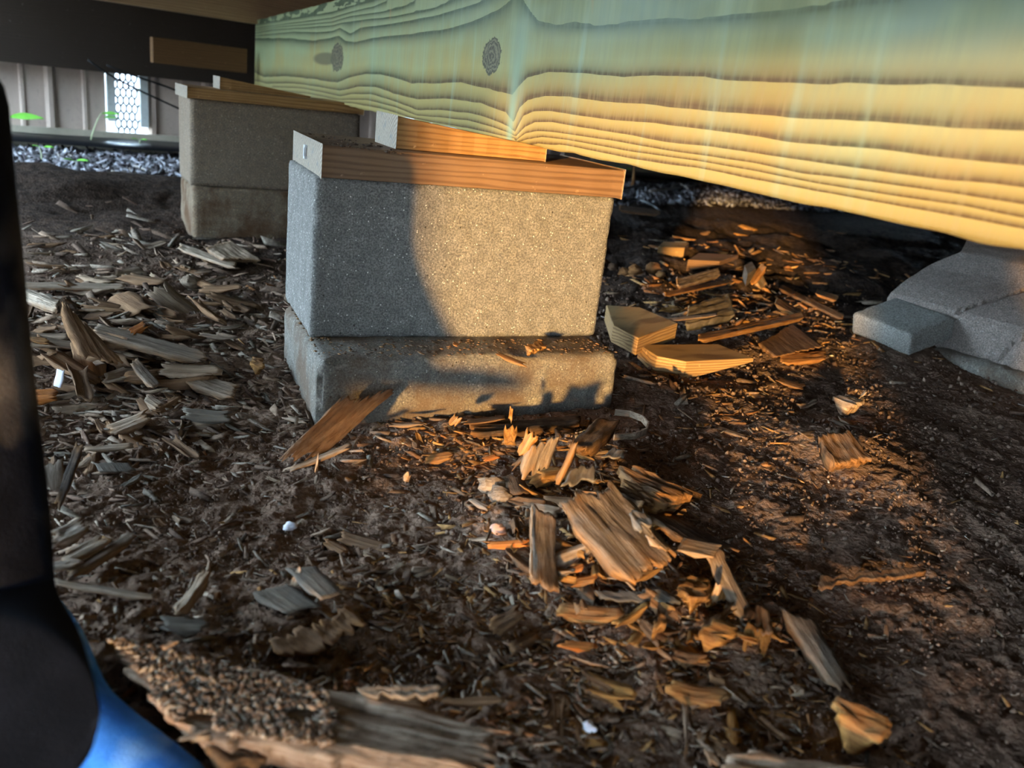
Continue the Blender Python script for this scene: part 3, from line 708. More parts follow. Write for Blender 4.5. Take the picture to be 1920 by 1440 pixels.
piece('bent_strip', [(1318, 1030), (1400, 1178), (1424, 1180), (1352, 1022)], 'rot_grey', 'long lower arm of the bent grey wood strip running towards the viewer', 'wood strip', z=(.04, .012, .012, .04), T=.006, jag=.008)
piece('wood_chunk', [(1262, 1112), (1330, 1128), (1350, 1084), (1278, 1072)], 'rot_orange', 'orange rotten chunk broken off below the big plank', 'wood chunk', z=.034, T=.022, rot=1)
stick('splinter', (1332, 1140), (1352, 1090), 14, 'rot_grey', 'short flat stick standing beside the orange chunk', z=(.012, .04))
piece('dark_shard', [(1110, 1105), (1150, 1128), (1290, 1136), (1240, 1100)], 'rot_slate', 'grey-green shard lying below the big plank', 'bark', T=.008, lift=.004)
stick('wood_chip', (1040, 1138), (1172, 1150), 24, 'rot_orange', 'long orange chip across the foot of the narrow plank', 'wood chip', T=.012)
stick('wood_chip', (1082, 1118), (1094, 1152), 18, 'rot_brown', 'short brown chip laid over the long orange chip', 'wood chip', lift=.012)
piece('wood_chunk', [(1222, 1190), (1226, 1146), (1246, 1138), (1258, 1180)], 'rot_orange', 'small upright orange chunk below the pile', 'wood chunk', T=.02, lift=.008)
piece('wood_chunk', [(1296, 1180), (1372, 1212), (1390, 1180), (1308, 1152)], 'rot_orange', 'flat sunlit orange chunk in the heap of orange rot', 'wood chunk', T=.016, lift=.006, rot=1)
stick('wood_chunk', (914, 1176), (986, 1136), 22, 'rot_brown', 'rounded brown log-like chunk near the foot of the pile', 'wood chunk', T=.013)
stick('wood_chip', (903, 1022), (997, 1016), 14, 'bright_orange', 'bright orange chip left of the narrow plank', 'wood chip', lift=.008)
stick('splinter', (862, 1012), (936, 1008), 4, 'rot_pale', 'fine pale splinter left of the bright orange chip')
stick('wood_chip', (1062, 1072), (1098, 1060), 14, 'bright_orange', 'small bright chip between the narrow plank and big plank', 'wood chip', lift=.008)
stick('wood_chip', (1068, 1092), (1126, 1082), 15, 'rot_orange', 'orange chip just below the small bright chip', 'wood chip', lift=.006)
stick('wood_chip', (1380, 1190), (1424, 1204), 10, 'rot_orange', 'thin orange chip at the right edge of the orange heap', 'wood chip', lift=.006)
stick('wood_chip', (760, 905), (768, 880), 14, 'rot_grey', 'short grey-brown chip standing left of the pile', 'wood chip', z=(.012, .03))
stick('wood_chip', (786, 862), (856, 850), 16, 'rot_orange', 'broad orange chip lying in the sunlit litter left of the pile', 'wood chip', lift=.006)
stick('wood_chip', (840, 800), (862, 776), 16, 'rot_orange', 'curled orange chip near the slab front', 'wood chip', z=(.025, .045))
stick('splinter', (722, 797), (806, 793), 5, 'rot_grey', 'long thin splinter right of the leaning rotten plank', lift=.012)
stick('wood_chip', (902, 862), (940, 852), 9, 'bright_orange', 'small forked orange chip left of the upright chunk', 'wood chip', lift=.014)
stick('root_bit', (878, 932), (925, 958), 10, 'rot_pale', 'small pale gnarled root bit left of the pile', 'root', lift=.004)
# --- grey flakes and sticks in the left foreground
piece('bark_flake', [(534, 1064), (604, 1124), (642, 1114), (592, 1060)], 'rot_slate', 'grey-green flake, upper of the overlapping pair in the dirt', 'bark flake', T=.003, jag=.004, lift=.014, rot=.1)
piece('bark_flake', [(466, 1108), (536, 1152), (606, 1136), (536, 1092)], 'rot_slate', 'grey-green flake, lower of the overlapping pair in the dirt', 'bark flake', T=.003, jag=.006, lift=.006, rot=.1)
stick('splinter', (548, 1108), (562, 1058), 12, 'rot_grey', 'short stick poking from under the pair of grey flakes', z=(.012, .03))
piece('bark_flake', [(176, 866), (190, 886), (256, 884), (240, 866)], 'rot_slate', 'pale grey-green flake near the dark sleeve', 'bark flake', T=.003, jag=.004, lift=.006, rot=.1)
stick('bark_flake', (220, 916), (272, 886), 9, 'rot_slate', 'slim pointed grey flake below the pale flake', 'bark flake', lift=.006)
stick('wood_stick', (323, 1151), (392, 1064), 15, 'rot_grey', 'short thick stick lying diagonally in the left foreground', 'stick', lift=.008, T=.010)
stick('wood_stick', (84, 1086), (304, 1122), 11, 'rot_grey', 'long flat stick beside the blue cloth', 'stick', lift=.006)
stick('wood_chip', (293, 1068), (336, 1084), 11, 'rot_pale', 'small bleached chip above the short thick stick', 'wood chip')
stick('weathered_board', (84, 1016), (170, 972), 26, 'rot_pale', 'bleached board end, upper of those beside the dark sleeve', 'board', lift=.012, T=.008)
stick('weathered_board', (110, 1052), (204, 1004), 20, 'rot_pale', 'bleached board end, middle of those beside the dark sleeve', 'board', lift=.010, T=.007)
stick('weathered_board', (120, 1082), (258, 994), 13, 'rot_grey', 'bleached narrow stick, lowest of those beside the dark sleeve', 'stick', lift=.008, T=.006)
stick('weathered_board', (60, 1062), (174, 1052), 12, 'rot_pale', 'bleached flat sliver crossing beside the dark sleeve', 'stick', lift=.012, T=.004)
piece('weathered_board', [(74, 935), (70, 860), (116, 852), (110, 925)], 'rot_pale', 'white flaking board stub beside the dark sleeve', 'board', z=(.012, .045, .05, .015), T=.008, rot=.2)
stick('wood_stick', (104, 955), (152, 822), 15, 'rot_dark', 'dark stick leaning beside the white flaking board stub', 'stick', z=(.012, .035))
stick('bark_flake', (288, 1166), (400, 1172), 24, 'rot_slate', 'grey flake half buried above the near split plank', 'bark flake', T=.006, lift=.006)
stick('wood_chip', (292, 1222), (338, 1196), 9, 'rot_grey', 'small chip lying on the dirt-covered near plank', 'wood chip', lift=.03)
# --- bottom edge
piece('split_plank', [(170, 1180), (975, 1376), (925, 1452), (318, 1368)], 'plank_near', 'large split plank in the near foreground, pale top and shadowed broken edge', 'plank', z=(.026, .036, .038, .038), T=.013, jag=.02, fray=.007, rot=.5)
piece('bark_slab', [(648, 1278), (700, 1312), (812, 1314), (838, 1276)], 'rot_slate', 'slate grey bark slab just beyond the near split plank', 'bark', T=.014, lift=.018, rot=.3)
stick('splinter', (812, 1316), (966, 1310), 14, 'rot_brown', 'brown splinter right of the slate grey bark slab', lift=.014)
stick('splinter', (650, 1304), (815, 1322), 12, 'rot_brown', 'brown edge strip under the slate grey bark slab', lift=.006)
stick('splinter', (328, 1392), (410, 1366), 12, 'rot_slate', 'bluish splinter at the lower corner of the near split plank', z=(.05, .06))
piece('wood_chunk', [(388, 1395), (430, 1440), (520, 1430), (470, 1388)], 'rot_dark', 'dark broken lump under the near split plank', 'wood chunk', T=.02, lift=.01)
stick('splinter', (1330, 1235), (1244, 1222), 20, 'rot_brown', 'flat brown strip below the orange heap', T=.01)
stick('wood_chip', (1318, 1258), (1366, 1278), 16, 'rot_brown', 'reddish chip right of the flat brown strip', 'wood chip', T=.009)
stick('wood_chunk', (1246, 1284), (1380, 1308), 24, 'rot_orange', 'long orange chunk low in the right foreground', 'wood chunk', T=.013)
piece('wood_chunk', [(1552, 1322), (1672, 1392), (1684, 1350), (1556, 1296)], 'rot_orange', 'orange-topped rotten chunk at lower right', 'wood chunk', T=.028, lift=.004, rot=1)
piece('weathered_plank', [(1460, 1132), (1580, 1300), (1606, 1298), (1520, 1150)], 'rot_grey', 'grey pointed plank lying in the shade at lower right', 'plank', T=.010, lift=.006)
piece('weathered_plank', [(1535, 1072), (1545, 1106), (1748, 1080), (1720, 1056)][::1], 'rot_brown', 'brown frayed plank lying crosswise in the right shade', 'plank', T=.012, lift=.006)
piece('split_plank', [(1372, 1400), (1840, 1470), (1700, 1500), (1330, 1450)], 'plank_near', 'reddish split plank along the bottom edge at right', 'plank', T=.016, lift=.012, rot=.8)
stick('pale_shard', (1474, 1296), (1512, 1290), 20, 'rot_pale', 'small pale wedge-shaped shard at lower right', 'wood chip', lift=.006)
piece('white_shard', [(1318, 1400), (1330, 1440), (1366, 1436), (1330, 1404)], 'rot_pale', 'bluish white shard at the bottom edge', 'wood chip', T=.004, lift=.02)
stick('splinter', (1286, 1310), (1289, 1428), 5, 'rot_grey', 'thin straight twig pointing at the viewer near the bottom edge', lift=.01)
stick('splinter', (1058, 1226), (1158, 1254), 5, 'rot_grey', 'thin twig in the litter below the orange heap', lift=.01)
stick('wood_chip', (1040, 1206), (1128, 1214), 14, 'bright_orange', 'ragged orange chip at the front of the orange heap', 'wood chip', lift=.008)
stick('wood_chip', (950, 1222), (1012, 1184), 20, 'rot_brown', 'brown chip in front of the rounded chunk', 'wood chip')
stick('wood_chip', (600, 1010), (658, 1038), 14, 'rot_brown', 'brown chip, left of two in the open dirt', 'wood chip')
stick('wood_chip', (626, 1000), (740, 1030), 18, 'rot_brown', 'brown chip, right of two in the open dirt', 'wood chip')
piece('rotten_lump', [(500, 1190), (560, 1245), (700, 1180), (640, 1130)], 'rot_brown', 'crumbling reddish lump of rot above the near plank', 'wood chunk', T=.010, jag=.03, rot=.9)
# --- left litter
piece('jagged_plank', [(112, 552), (178, 700), (240, 690), (150, 592)], 'rot_brown', 'jagged brown plank fragment standing out of the left litter', 'plank', z=(.10, .022, .022, .07), T=.012, jag=.03, rot=.5)
stick('weathered_plank', (172, 612), (392, 670), 20, 'rot_grey', 'long yellowish grey plank in the left litter', 'plank', lift=.016, T=.009)
stick('weathered_plank', (20, 536), (112, 570), 16, 'rot_pale', 'pale sloping plank at far left of the litter', 'plank', lift=.02, T=.012)
stick('splinter', (34, 532), (242, 536), 10, 'rot_grey', 'long flat splinter at the back of the left litter', lift=.012)
stick('weathered_plank', (333, 459), (446, 498), 10, 'rot_pale', 'pale strip in front of the far pier', 'plank', lift=.01)
piece('bark_chunk', [(384, 462), (420, 484), (492, 488), (432, 450)], 'rot_grey', 'fanned grey bark chunk in front of the far pier', 'bark', T=.012, lift=.01)
stick('wood_chip', (248, 672), (296, 726), 17, 'rot_grey', 'mottled grey chip lying across the left litter', 'wood chip', lift=.016)
stick('wood_chip', (226, 706), (322, 698), 17, 'rot_brown', 'square-ended brown chip behind the mottled grey chip', 'wood chip', lift=.008)
stick('wood_chip', (344, 700), (450, 736), 26, 'rot_grey', 'broad grey-brown chip right of the mottled grey chip', 'wood chip', lift=.006)
stick('bark_flake', (335, 772), (440, 780), 18, 'rot_slate', 'greenish flake in the left litter', 'bark flake', lift=.01)
stick('wood_chip', (200, 808), (282, 775), 20, 'rot_grey', 'grey-brown chip in the lower left litter', 'wood chip', lift=.008)
stick('wood_chip', (272, 742), (306, 764), 18, 'rot_grey', 'rounded chip end in the middle of the left litter', 'wood chip', lift=.01)
stick('splinter', (148, 842), (258, 834), 9, 'rot_grey', 'straight splinter at the near side of the left litter', lift=.01)
stick('splinter', (369, 625), (462, 608), 6, 'rot_grey', 'thin stick left of the near slab')
stick('splinter', (444, 770), (504, 806), 6, 'rot_pale', 'pale thin twig left of the near slab foot')
stick('splinter', (522, 774), (564, 767), 9, 'rot_pale', 'bleached splinter at the slab foot, upper of two')
stick('splinter', (525, 780), (582, 791), 8, 'rot_pale', 'bleached splinter at the slab foot, lower of two', lift=.003)
stick('wood_chip', (241, 624), (275, 606), 14, 'bright_orange', 'small bright orange chip in the left litter', 'wood chip', lift=.02)
stick('wood_chip', (40, 742), (112, 738), 20, 'bright_orange', 'orange rotten bits by the dark sleeve', 'wood chip', lift=.006)
stick('wood_chip', (48, 634), (98, 640), 10, 'rot_orange', 'yellow-orange bit at the far left', 'wood chip', lift=.018)
stick('wood_chip', (466, 674), (502, 682), 18, 'rot_orange', 'small angular orange-brown chunk left of the slab', 'wood chip', lift=.008, T=.014)
stick('white_fragment', (106, 728), (114, 690), 13, 'white', 'small white plastic fragment in the left litter', 'fragment', z=(.018, .04), jag=.003)
stick('wood_chip', (240, 555), (300, 578), 10, 'rot_grey', 'light chip at the back of the left litter', 'wood chip', lift=.01)
# --- sunlit offcuts behind right
def poly_block(name, top, T, ztop, mat, label, cat, bev=.0015, zb=None, notch=None):
    P = [on_z(px, py, ztop if not isinstance(ztop, (list, tuple)) else ztop[i]) for i, (px, py) in enumerate(top)]
    O = sum(P)/len(P); xd = P[1]-P[0]; axs, _ = frame(O, xd); n = len(P)
    tb = T if isinstance(T, (list, tuple)) else [T]*n
    B_ = [p-np.array([0, 0, tb[i]]) for i, p in enumerate(P)]
    V = (np.array(P+B_)-O) @ axs.T
    fs = [tuple(range(n)), tuple(reversed(range(n, 2*n)))]+[((i+1) % n, i, n+i, n+(i+1) % n) for i in range(n)]
    ar = sum(V[i][0]*V[(i+1) % n][1]-V[(i+1) % n][0]*V[i][1] for i in range(n))
    if ar < 0: fs = [tuple(reversed(q)) for q in fs]
    o = obj(name, mesh(name, V, fs, M[mat]), label=label, cat=cat, bevel=bev); setmat(o, axs, O); return o
poly_block('lumber_offcut', [(1197, 634), (1271, 606), (1200, 576), (1137, 572), (1150, 610)], .028, .052, 'offcut', 'flat lumber offcut just right of the near block', 'offcut')
poly_block('lumber_offcut', [(1287, 678), (1414, 672), (1347, 645), (1198, 646), (1232, 668)], [.030, .006, .012, .022, .03], .034, 'offcut', 'tapered lumber offcut with visible growth rings, in the sun behind the slab', 'offcut')
poly_block('lumber_offcut', [(1234, 463), (1284, 465), (1292, 455), (1244, 453)], .032, .035, 'offcut', 'small square-cut wood block farthest back in the lit debris', 'offcut')
poly_block('lumber_offcut', [(1290, 487), (1350, 490), (1385, 478), (1310, 474)], [.03, .012, .012, .03], .035, 'board', 'dark wedge-shaped offcut behind the crossed slivers', 'offcut')
piece('bark_slab', [(1285, 606), (1380, 590), (1368, 548), (1290, 572)], 'rot_slate', 'slate grey bark slab with a lit orange edge among the offcuts', 'bark', z=(.045, .045, .06, .06), T=.018, jag=.006, rot=.9)
stick('sliver', (1306, 632), (1510, 588), 11, 'rot_orange', 'long pointed orange sliver across the lit debris', lift=.03, T=.008)
stick('sliver', (1244, 551), (1368, 526), 7, 'rot_orange', 'thin orange sliver behind the slate grey slab', lift=.03)
stick('sliver', (1224, 602), (1350, 588), 5, 'rot_grey', 'grey needle-like sliver in front of the slate grey slab', lift=.045)
poly_block('grey_cube', [(1396, 497), (1410, 490), (1418, 503), (1402, 514)], .03, .06, 'rot_slate', 'small tilted grey wood cube among the offcuts', 'wood chunk')
stick('wood_chip', (1404, 533), (1434, 494), 11, 'rot_orange', 'standing chip, left of the crossed pair beside the grey cube', 'wood chip', z=(.03, .07))
stick('wood_chip', (1434, 540), (1420, 510), 14, 'rot_grey', 'standing chip, right of the crossed pair beside the grey cube', 'wood chip', z=(.02, .05))
stick('wood_chip', (1268, 530), (1350, 508), 15, 'rot_grey', 'flat grey chip behind the thin orange sliver', 'wood chip', lift=.03)
piece('wood_plate', [(1422, 643), (1458, 670), (1544, 650), (1484, 604)], 'rot_brown', 'broad thin brown plate at the right of the offcuts', 'wood piece', T=.006, lift=.012)
stick('wood_piece', (1458, 672), (1552, 664), 16, 'rot_orange', 'rough orange strip at the front of the brown plate', lift=.004)
stick('sliver', (1462, 536), (1584, 594), 9, 'rot_brown', 'long brown sliver running down to the right behind the plate', lift=.012)
stick('wood_chip', (1530, 545), (1572, 560), 9, 'rot_orange', 'lit chip near the dark corner behind the grey brick', 'wood chip', lift=.01)
stick('wood_chip', (1452, 562), (1506, 588), 12, 'rot_orange', 'curved orange chip above the long pointed sliver', 'wood chip', lift=.025)
stick('wood_chip', (1448, 706), (1514, 728), 9, 'rot_brown', 'narrow chip in the shade before the offcuts', 'wood chip', lift=.006)
piece('wood_chip', [(1560, 742), (1608, 762), (1628, 750), (1580, 736)], 'rot_pale', 'small pale split block below the grey brick', 'wood chip', T=.02, lift=.012)
stick('splinter', (1610, 748), (1628, 728), 4, 'rot_pale', 'tiny pale splinter on the small pale split block', z=(.04, .05))
stick('wood_chip', (1344, 781), (1404, 787), 7, 'rot_brown', 'small chip right of the near slab in the dirt', 'wood chip')
stick('wood_chip', (1336, 797), (1408, 822), 7, 'rot_grey', 'straight sliver in the dirt right of the slab', 'wood chip')
piece('rotten_lump', [(1530, 815), (1570, 875), (1640, 862), (1590, 800)], 'rot_brown', 'crumbly brown lump in the shaded dirt at right', 'wood chunk', T=.02, lift=.01, rot=.7)
stick('wood_chip', (1240, 398), (1160, 388), 9, 'rot_brown', 'flat piece lying far back beside the near block', 'wood chip', lift=.02)
# on the ledge and boards
def on_block(px, py, z): return on_z(px, py, z)
piece('wood_chip', [(980, 644), (1000, 660), (1028, 652), (1010, 634)], 'rot_orange', 'curled orange chip resting on the ledge of the near slab', 'wood chip', z=HB+.016, T=.010, rot=1)
stick('splinter', (922, 658), (992, 686), 6, 'rot_orange', 'reddish splinter lying on the ledge of the near slab', z=(HB+.006, HB+.004), T=.003)
stick('wood_chip', (846, 642), (862, 648), 6, 'rot_orange', 'tiny chip on the ledge against the block', 'wood chip', z=(HB+.005, HB+.004), T=.003)

# curled strip right of the slab
def ribbon(name, pts, w, t, mat, label, cat):
    pts = np.array(pts); n = len(pts); V = []
    for i in range(n):
        for dz, dt in ((0, -t/2), (0, t/2), (w, t/2), (w, -t/2)):
            tg = pts[min(i+1, n-1)]-pts[max(i-1, 0)]; tg /= np.linalg.norm(tg); nn = np.array([-tg[1], tg[0], 0])
            V.append(pts[i]+nn*dt+np.array([0, 0, dz]))
    f_ = []
    for i in range(n-1):
        for k in range(4): f_.append((i*4+k, (i+1)*4+k, (i+1)*4+(k+1) % 4, i*4+(k+1) % 4))
    f_ += [(3, 2, 1, 0), (n*4-4, n*4-3, n*4-2, n*4-1)]
    c = pts.mean(0); V = np.array(V)-c
    return obj(name, mesh(name, V, f_, M[mat], {'rot': np.zeros(len(V))}), loc=c, label=label, cat=cat)
cur = [(1152, 778), (1180, 781), (1203, 790), (1214, 803), (1210, 815), (1190, 823), (1150, 827)]
ribbon('curled_strip', [on_z(a, b, .022) for a, b in cur], .008, .002, 'rot_grey', 'thin curled strip looping out at the right corner of the slab', 'strip')

# clods, pebbles
def clod(name, px, py, r, mat, label, cat='clod', group=None, z=None, sq=.75):
    CNT[0] += 1; n1, n2 = 12, 8; V = []; s = CNT[0]*3.7
    for i in range(n2+1):
        th = math.pi*i/n2
        for j in range(n1):
            a = 2*math.pi*j/n1; d = np.array([math.sin(th)*math.cos(a), math.sin(th)*math.sin(a), math.cos(th)])
            k = 1+.33*float(vnoise(d[0]*2.2+s, d[1]*2.2+d[2]*3.1, 9))+.14*float(vnoise(d[0]*6+s, d[1]*6+d[2]*5, 10))
            V.append((d[0]*r*k, d[1]*r*k*.85, d[2]*r*k*sq))
    f_ = [(i*n1+j, (i+1)*n1+j, (i+1)*n1+(j+1) % n1, i*n1+(j+1) % n1) for i in range(n2) for j in range(n1)]
    p = on_z(px, py, 0); g0 = Gs(p[0], p[1]); p = on_z(px, py, g0+r*.5)
    return obj(name, mesh(name, V, f_, M[mat], {'rot': np.zeros(len(V))}, smooth=True), loc=(p[0], p[1], g0+r*sq*.7 if z is None else z), label=label, cat=cat, group=group)
for i, (px, py, r) in enumerate([(1150, 501, .013), (1170, 512, .016), (1190, 507, .017), (1206, 519, .014), (1225, 504, .018), (1186, 526, .018), (1215, 532, .020), (1160, 524, .013), (1238, 516, .012), (1243, 532, .012)]):
    clod('soil_clod', px, py, r, 'rot_orange' if i % 3 else 'rot_brown', 'rounded lit soil clod heaped right of the near block', group='soil clods right of the near block')
clod('gnarled_lump', 928, 912, .014, 'rot_grey', 'lumpy grey-brown clod left of the pile, upper of two')
clod('gnarled_lump', 940, 930, .013, 'rot_grey', 'lumpy grey-brown clod left of the pile, lower of two')
clod('pebble', 543, 988, .0055, 'white', 'small whitish pebble in the open dirt', 'pebble')
clod('pebble', 935, 994, .007, 'pink', 'small pink pebble left of the narrow plank', 'pebble')
clod('pebble', 1106, 1366, .005, 'white', 'tiny bluish white pebble near the bottom edge', 'pebble')
clod('pebble', 1436, 873, .006, 'rot_orange', 'small round tan pebble in the right dirt', 'pebble')
clod('light_clod', 358, 530, .016, 'rot_grey', 'pale clod standing in the middle distance left of the near pier')
clod('pebble', 1312, 546, .008, 'pink', 'pale round pebble among the crossed slivers', 'pebble')

# ------------------------------------------------------------------ cement footing and brick at right
FZ = .093
Q1 = on_z(1695, 560, FZ); Q2 = on_z(1920, 620, FZ); E1 = Q2-Q1; E1 /= np.linalg.norm(E1)
fyaw = math.atan2(E1[1], E1[0]); axF = np.array([[math.cos(fyaw), math.sin(fyaw), 0], [-math.sin(fyaw), math.cos(fyaw), 0], [0, 0, 1]])
F1 = on_z(1666, 552, FZ); F0 = np.array([F1[0], F1[1], 0])
ft = bpy.data.objects.new('cement_footing', None); COL.objects.link(ft)
ft['label'] = 'pale cracked cement footing flaring out from a pillar at the right edge'; ft['category'] = 'footing'
setmat(ft, axF, F0)
prof = [(np.array([.0, .0, .0])), np.array([0, 0, FZ])]
for px, py, z in ((1700, 524, .122), (1742, 497, .15), (1803, 471, .185), (1812, 452, .215), (1826, 432, .245), (1838, 400, .30)):
    prof.append(axF @ (on_z(px, py, z)-F0))
prof.append(prof[-1]+np.array([.01, .01, .2])); prof = np.array(prof)
print('footing yaw', math.degrees(fyaw), F0, prof.round(3).tolist())
def footing():
    L = .62; nx_, ns = 120, 80
    cum = np.concatenate([[0], np.cumsum(np.linalg.norm(np.diff(prof, axis=0), axis=1))]); tt = np.linspace(0, cum[-1], ns)
    q = np.stack([np.interp(tt, cum, prof[:, k]) for k in range(3)], -1)
    jx0, _ = 0, 0; V = []
    for j in range(ns):
        for i in range(nx_+1):
            X = q[j, 0]+(L-q[j, 0])*(i/nx_)**1.3; g = 0; z = q[j, 2]
            jx = .145+.9*max(0, z-FZ)+.012*float(vnoise(z*40, 2, 3))
            if z > FZ-.002: g += .012*math.exp(-((X-jx)/.004)**2)
            cx_ = .235+.6*(z-.04)+.01*float(vnoise(z*60, 1, 5))
            if .04 < z < .115: g += .009*math.exp(-((X-cx_)/.0035)**2)
            n_ = .0035*float(fbm(X*22, tt[j]*22, 77, 4)); rg = .010*float(fbm(X*30, 5, 78, 3)) if j < 4 else 0
            if abs(z-FZ) < .010: g += .004*max(0, float(fbm(X*60, 2, 79, 3)))
            V.append((X, q[j, 1]+(g+n_)*.8, z-(g-n_)*.6+rg))
    i0 = np.arange((nx_+1)*ns).reshape(ns, nx_+1)
    f_ = np.stack([i0[:-1, :-1], i0[:-1, 1:], i0[1:, 1:], i0[1:, :-1]], -1).reshape(-1, 4).tolist()
    base = len(V); V2 = V+[(V[i0[j, 0]][0]+.12, 1.0, V[i0[j, 0]][2]) for j in range(ns)]
    for j in range(ns-1): f_.append((int(i0[j, 0]), int(i0[j+1, 0]), base+j+1, base+j))
    b2 = len(V2); V2 += [(V[i0[j, -1]][0], 1.0, V[i0[j, -1]][2]) for j in range(ns)]
    for j in range(ns-1): f_.append((int(i0[j, -1]), b2+j, b2+j+1, int(i0[j+1, -1])))
    return mesh('footing_body', V2, f_, M['cement'], smooth=False)
obj('footing_body', footing(), parent=ft)
v, f = gridbox((.74, .5, .075), .012, .005, 31, .012)
o = obj('lower_slab', mesh('lower_slab', v, f, M['base'], smooth=True), parent=ft, loc=(.12, -.03, -.05))
bq = [on_z(p_[0], p_[1], z_) for p_, z_ in (((1598, 586), .060), ((1709, 628), .055), ((1781, 591), .0865), ((1664, 553), .0915))]
gxx = (bq[1]-bq[0]); gL = np.linalg.norm(gxx); gyy = bq[2]-bq[1]; gW = np.linalg.norm(gyy)
print('brick', gL, gW)
v, f = gridbox((gL, gW, .044), .005, .0006, 37, .005)
kx_ = gxx/gL; ky_ = gyy-kx_*np.dot(gyy, kx_); ky_ /= np.linalg.norm(ky_); kn_ = np.cross(kx_, ky_)
axK = np.array([kx_, ky_, kn_])
o = obj('grey_brick', mesh('grey_brick', v, f, M['brick'], smooth=True), label='smooth grey brick lying tilted against the cement footing', cat='brick'); setmat(o, axK, bq[0]-kn_*.044)

# ------------------------------------------------------------------ far left: sprouts, cables, roots, plastic edge
def tube(name, pts, r, mat, parent=None, label=None, cat=None, group=None, r1=None, res=6):
    pts = np.array(pts, float); n = len(pts); V = []
    for i in range(n):
        tg = pts[min(i+1, n-1)]-pts[max(i-1, 0)]; tg /= np.linalg.norm(tg)
        a = np.cross(tg, [0.3, .2, .9]); a /= np.linalg.norm(a); b = np.cross(tg, a); rr = r+((r1 if r1 is not None else r)-r)*i/(n-1)
        for k in range(res):
            th = 2*math.pi*k/res; V.append(pts[i]+(a*math.cos(th)+b*math.sin(th))*rr)
    f_ = [(i*res+k, i*res+(k+1) % res, (i+1)*res+(k+1) % res, (i+1)*res+k) for i in range(n-1) for k in range(res)]
    f_ += [tuple(reversed(range(res))), tuple(range((n-1)*res, n*res))]
    c = pts[0] if not parent else np.zeros(3); V = np.array(V)-c
    return obj(name, mesh(name, V, f_, M[mat], smooth=True), parent=parent, loc=c, label=label, cat=cat, group=group)
def bez(p, n=10):
    p = [np.array(q, float) for q in p]; out = []
    for i in range(n+1):
        t_ = i/n; q = p
        while len(q) > 1: q = [q[k]*(1-t_)+q[k+1]*t_ for k in range(len(q)-1)]
        out.append(q[0])
    return out
def depthpt(px, py, d):    # point on the pixel ray in the upright plane parallel to the wall at distance d before it
    return on_plane(px, py, WO+wn*d, wn)
def leafmesh(L, W):
    V = []; n = 6
    for i in range(n+1):
        a = i/n; w = W*math.sin(math.pi*min(.97, a*.9+.05))*(1-.2*a); z = -.25*L*a*a
        V += [(a*L, -w/2, z+.12*W), (a*L, 0, z), (a*L, w/2, z+.12*W)]
    f_ = []
    for i in range(n):
        q = i*3; f_ += [(q, q+3, q+4, q+1), (q+1, q+4, q+5, q+2)]
    return mesh('leaf', V, f_, M['leaf'], smooth=True)
LEAF = leafmesh(.05, .022)
def sprout(pts, leaves, label, d):
    base = depthpt(*pts[0], d); e = bpy.data.objects.new('seedling', None); COL.objects.link(e); e.location = base
    e['label'] = label; e['category'] = 'plant'
    P = [depthpt(a, b, d)-base for a, b in pts]
    tube('stem', bez(P), .0028, 'stem', parent=e, r1=.0016)
    for (px, py, ang, s) in leaves:
        l = obj('leaf', LEAF, parent=e, loc=depthpt(px, py, d)-base); l.rotation_euler = (.5, -.25, R(ang)); l.scale = (s, s, s)
sprout([(10, 275), (12, 240), (17, 222)], [(18, 222, 35, 2.2), (10, 268, 80, .6), (8, 270, 150, .5)], 'tall green seedling at the far left against the wall', .12)
sprout([(76, 306), (80, 290), (74, 276)], [(74, 276, 160, .6), (82, 276, 20, .6)], 'small two-leaved seedling in the pale soil', .55)
sprout([(170, 262), (180, 225), (192, 210)], [(192, 214, 20, 1.2), (196, 222, 60, 1.2)], 'thin seedling left of the bright vent', .10)
sprout([(262, 276), (262, 262)], [(258, 262, 170, .5), (264, 262, 20, .5)], 'tiny seedling under the bright vent', .10)
sprout([(144, 318), (142, 302)], [(140, 302, 180, .7), (144, 301, 0, .7)], 'pale two-leaved seedling low in the grey soil', .75)
sprout([(1172, 330), (1172, 318)], [(1168, 318, 170, .9), (1174, 318, 30, .9)], 'green leaves seen beyond the right end of the near board', .12)
stp = [on_plane(1186, 348, on_z(1186, 352, 0), np.array([0, 1., 0])), on_plane(1189, 306, on_z(1186, 352, 0), np.array([0, 1., 0]))]
tube('straw', bez([stp[0], (stp[0]+stp[1])/2+[.008, 0, 0], stp[1]], 5), .012, 'rot_orange', label='orange upright sliver far behind the right end of the near board', cat='wood sliver', r1=.003)
for pts, lb in (([(165, 112), (200, 140), (226, 154), (280, 178), (345, 208)], 'black cable, lower of the two crossing in front of the vent'), ([(200, 122), (250, 143), (300, 158), (335, 168), (352, 182)], 'black cable, upper of the two crossing in front of the vent')):
    tube('cable', bez([depthpt(a, b, .35) for a, b in pts], 14), .004, 'cable', label=lb, cat='cable')
for k, pts in enumerate([[(10, 292), (60, 305), (130, 322)], [(20, 300), (40, 280), (60, 278)], [(140, 318), (160, 320), (170, 326)], [(210, 330), (290, 330), (335, 312)], [(190, 300), (215, 312), (228, 326)], [(102, 270), (112, 280), (114, 292)], [(250, 300), (280, 312), (300, 330)], [(122, 274), (132, 284), (142, 278)]]):
    P = []
    for a, b in pts: p = on_z(a, b, .03); P.append([p[0], p[1], Gs(p[0], p[1])+.008])
    tube('root', bez(P, 8), .0045, 'root', label='pale dry root lying on the grey soil by the back wall', cat='root', group='dry roots by the back wall', r1=.002)
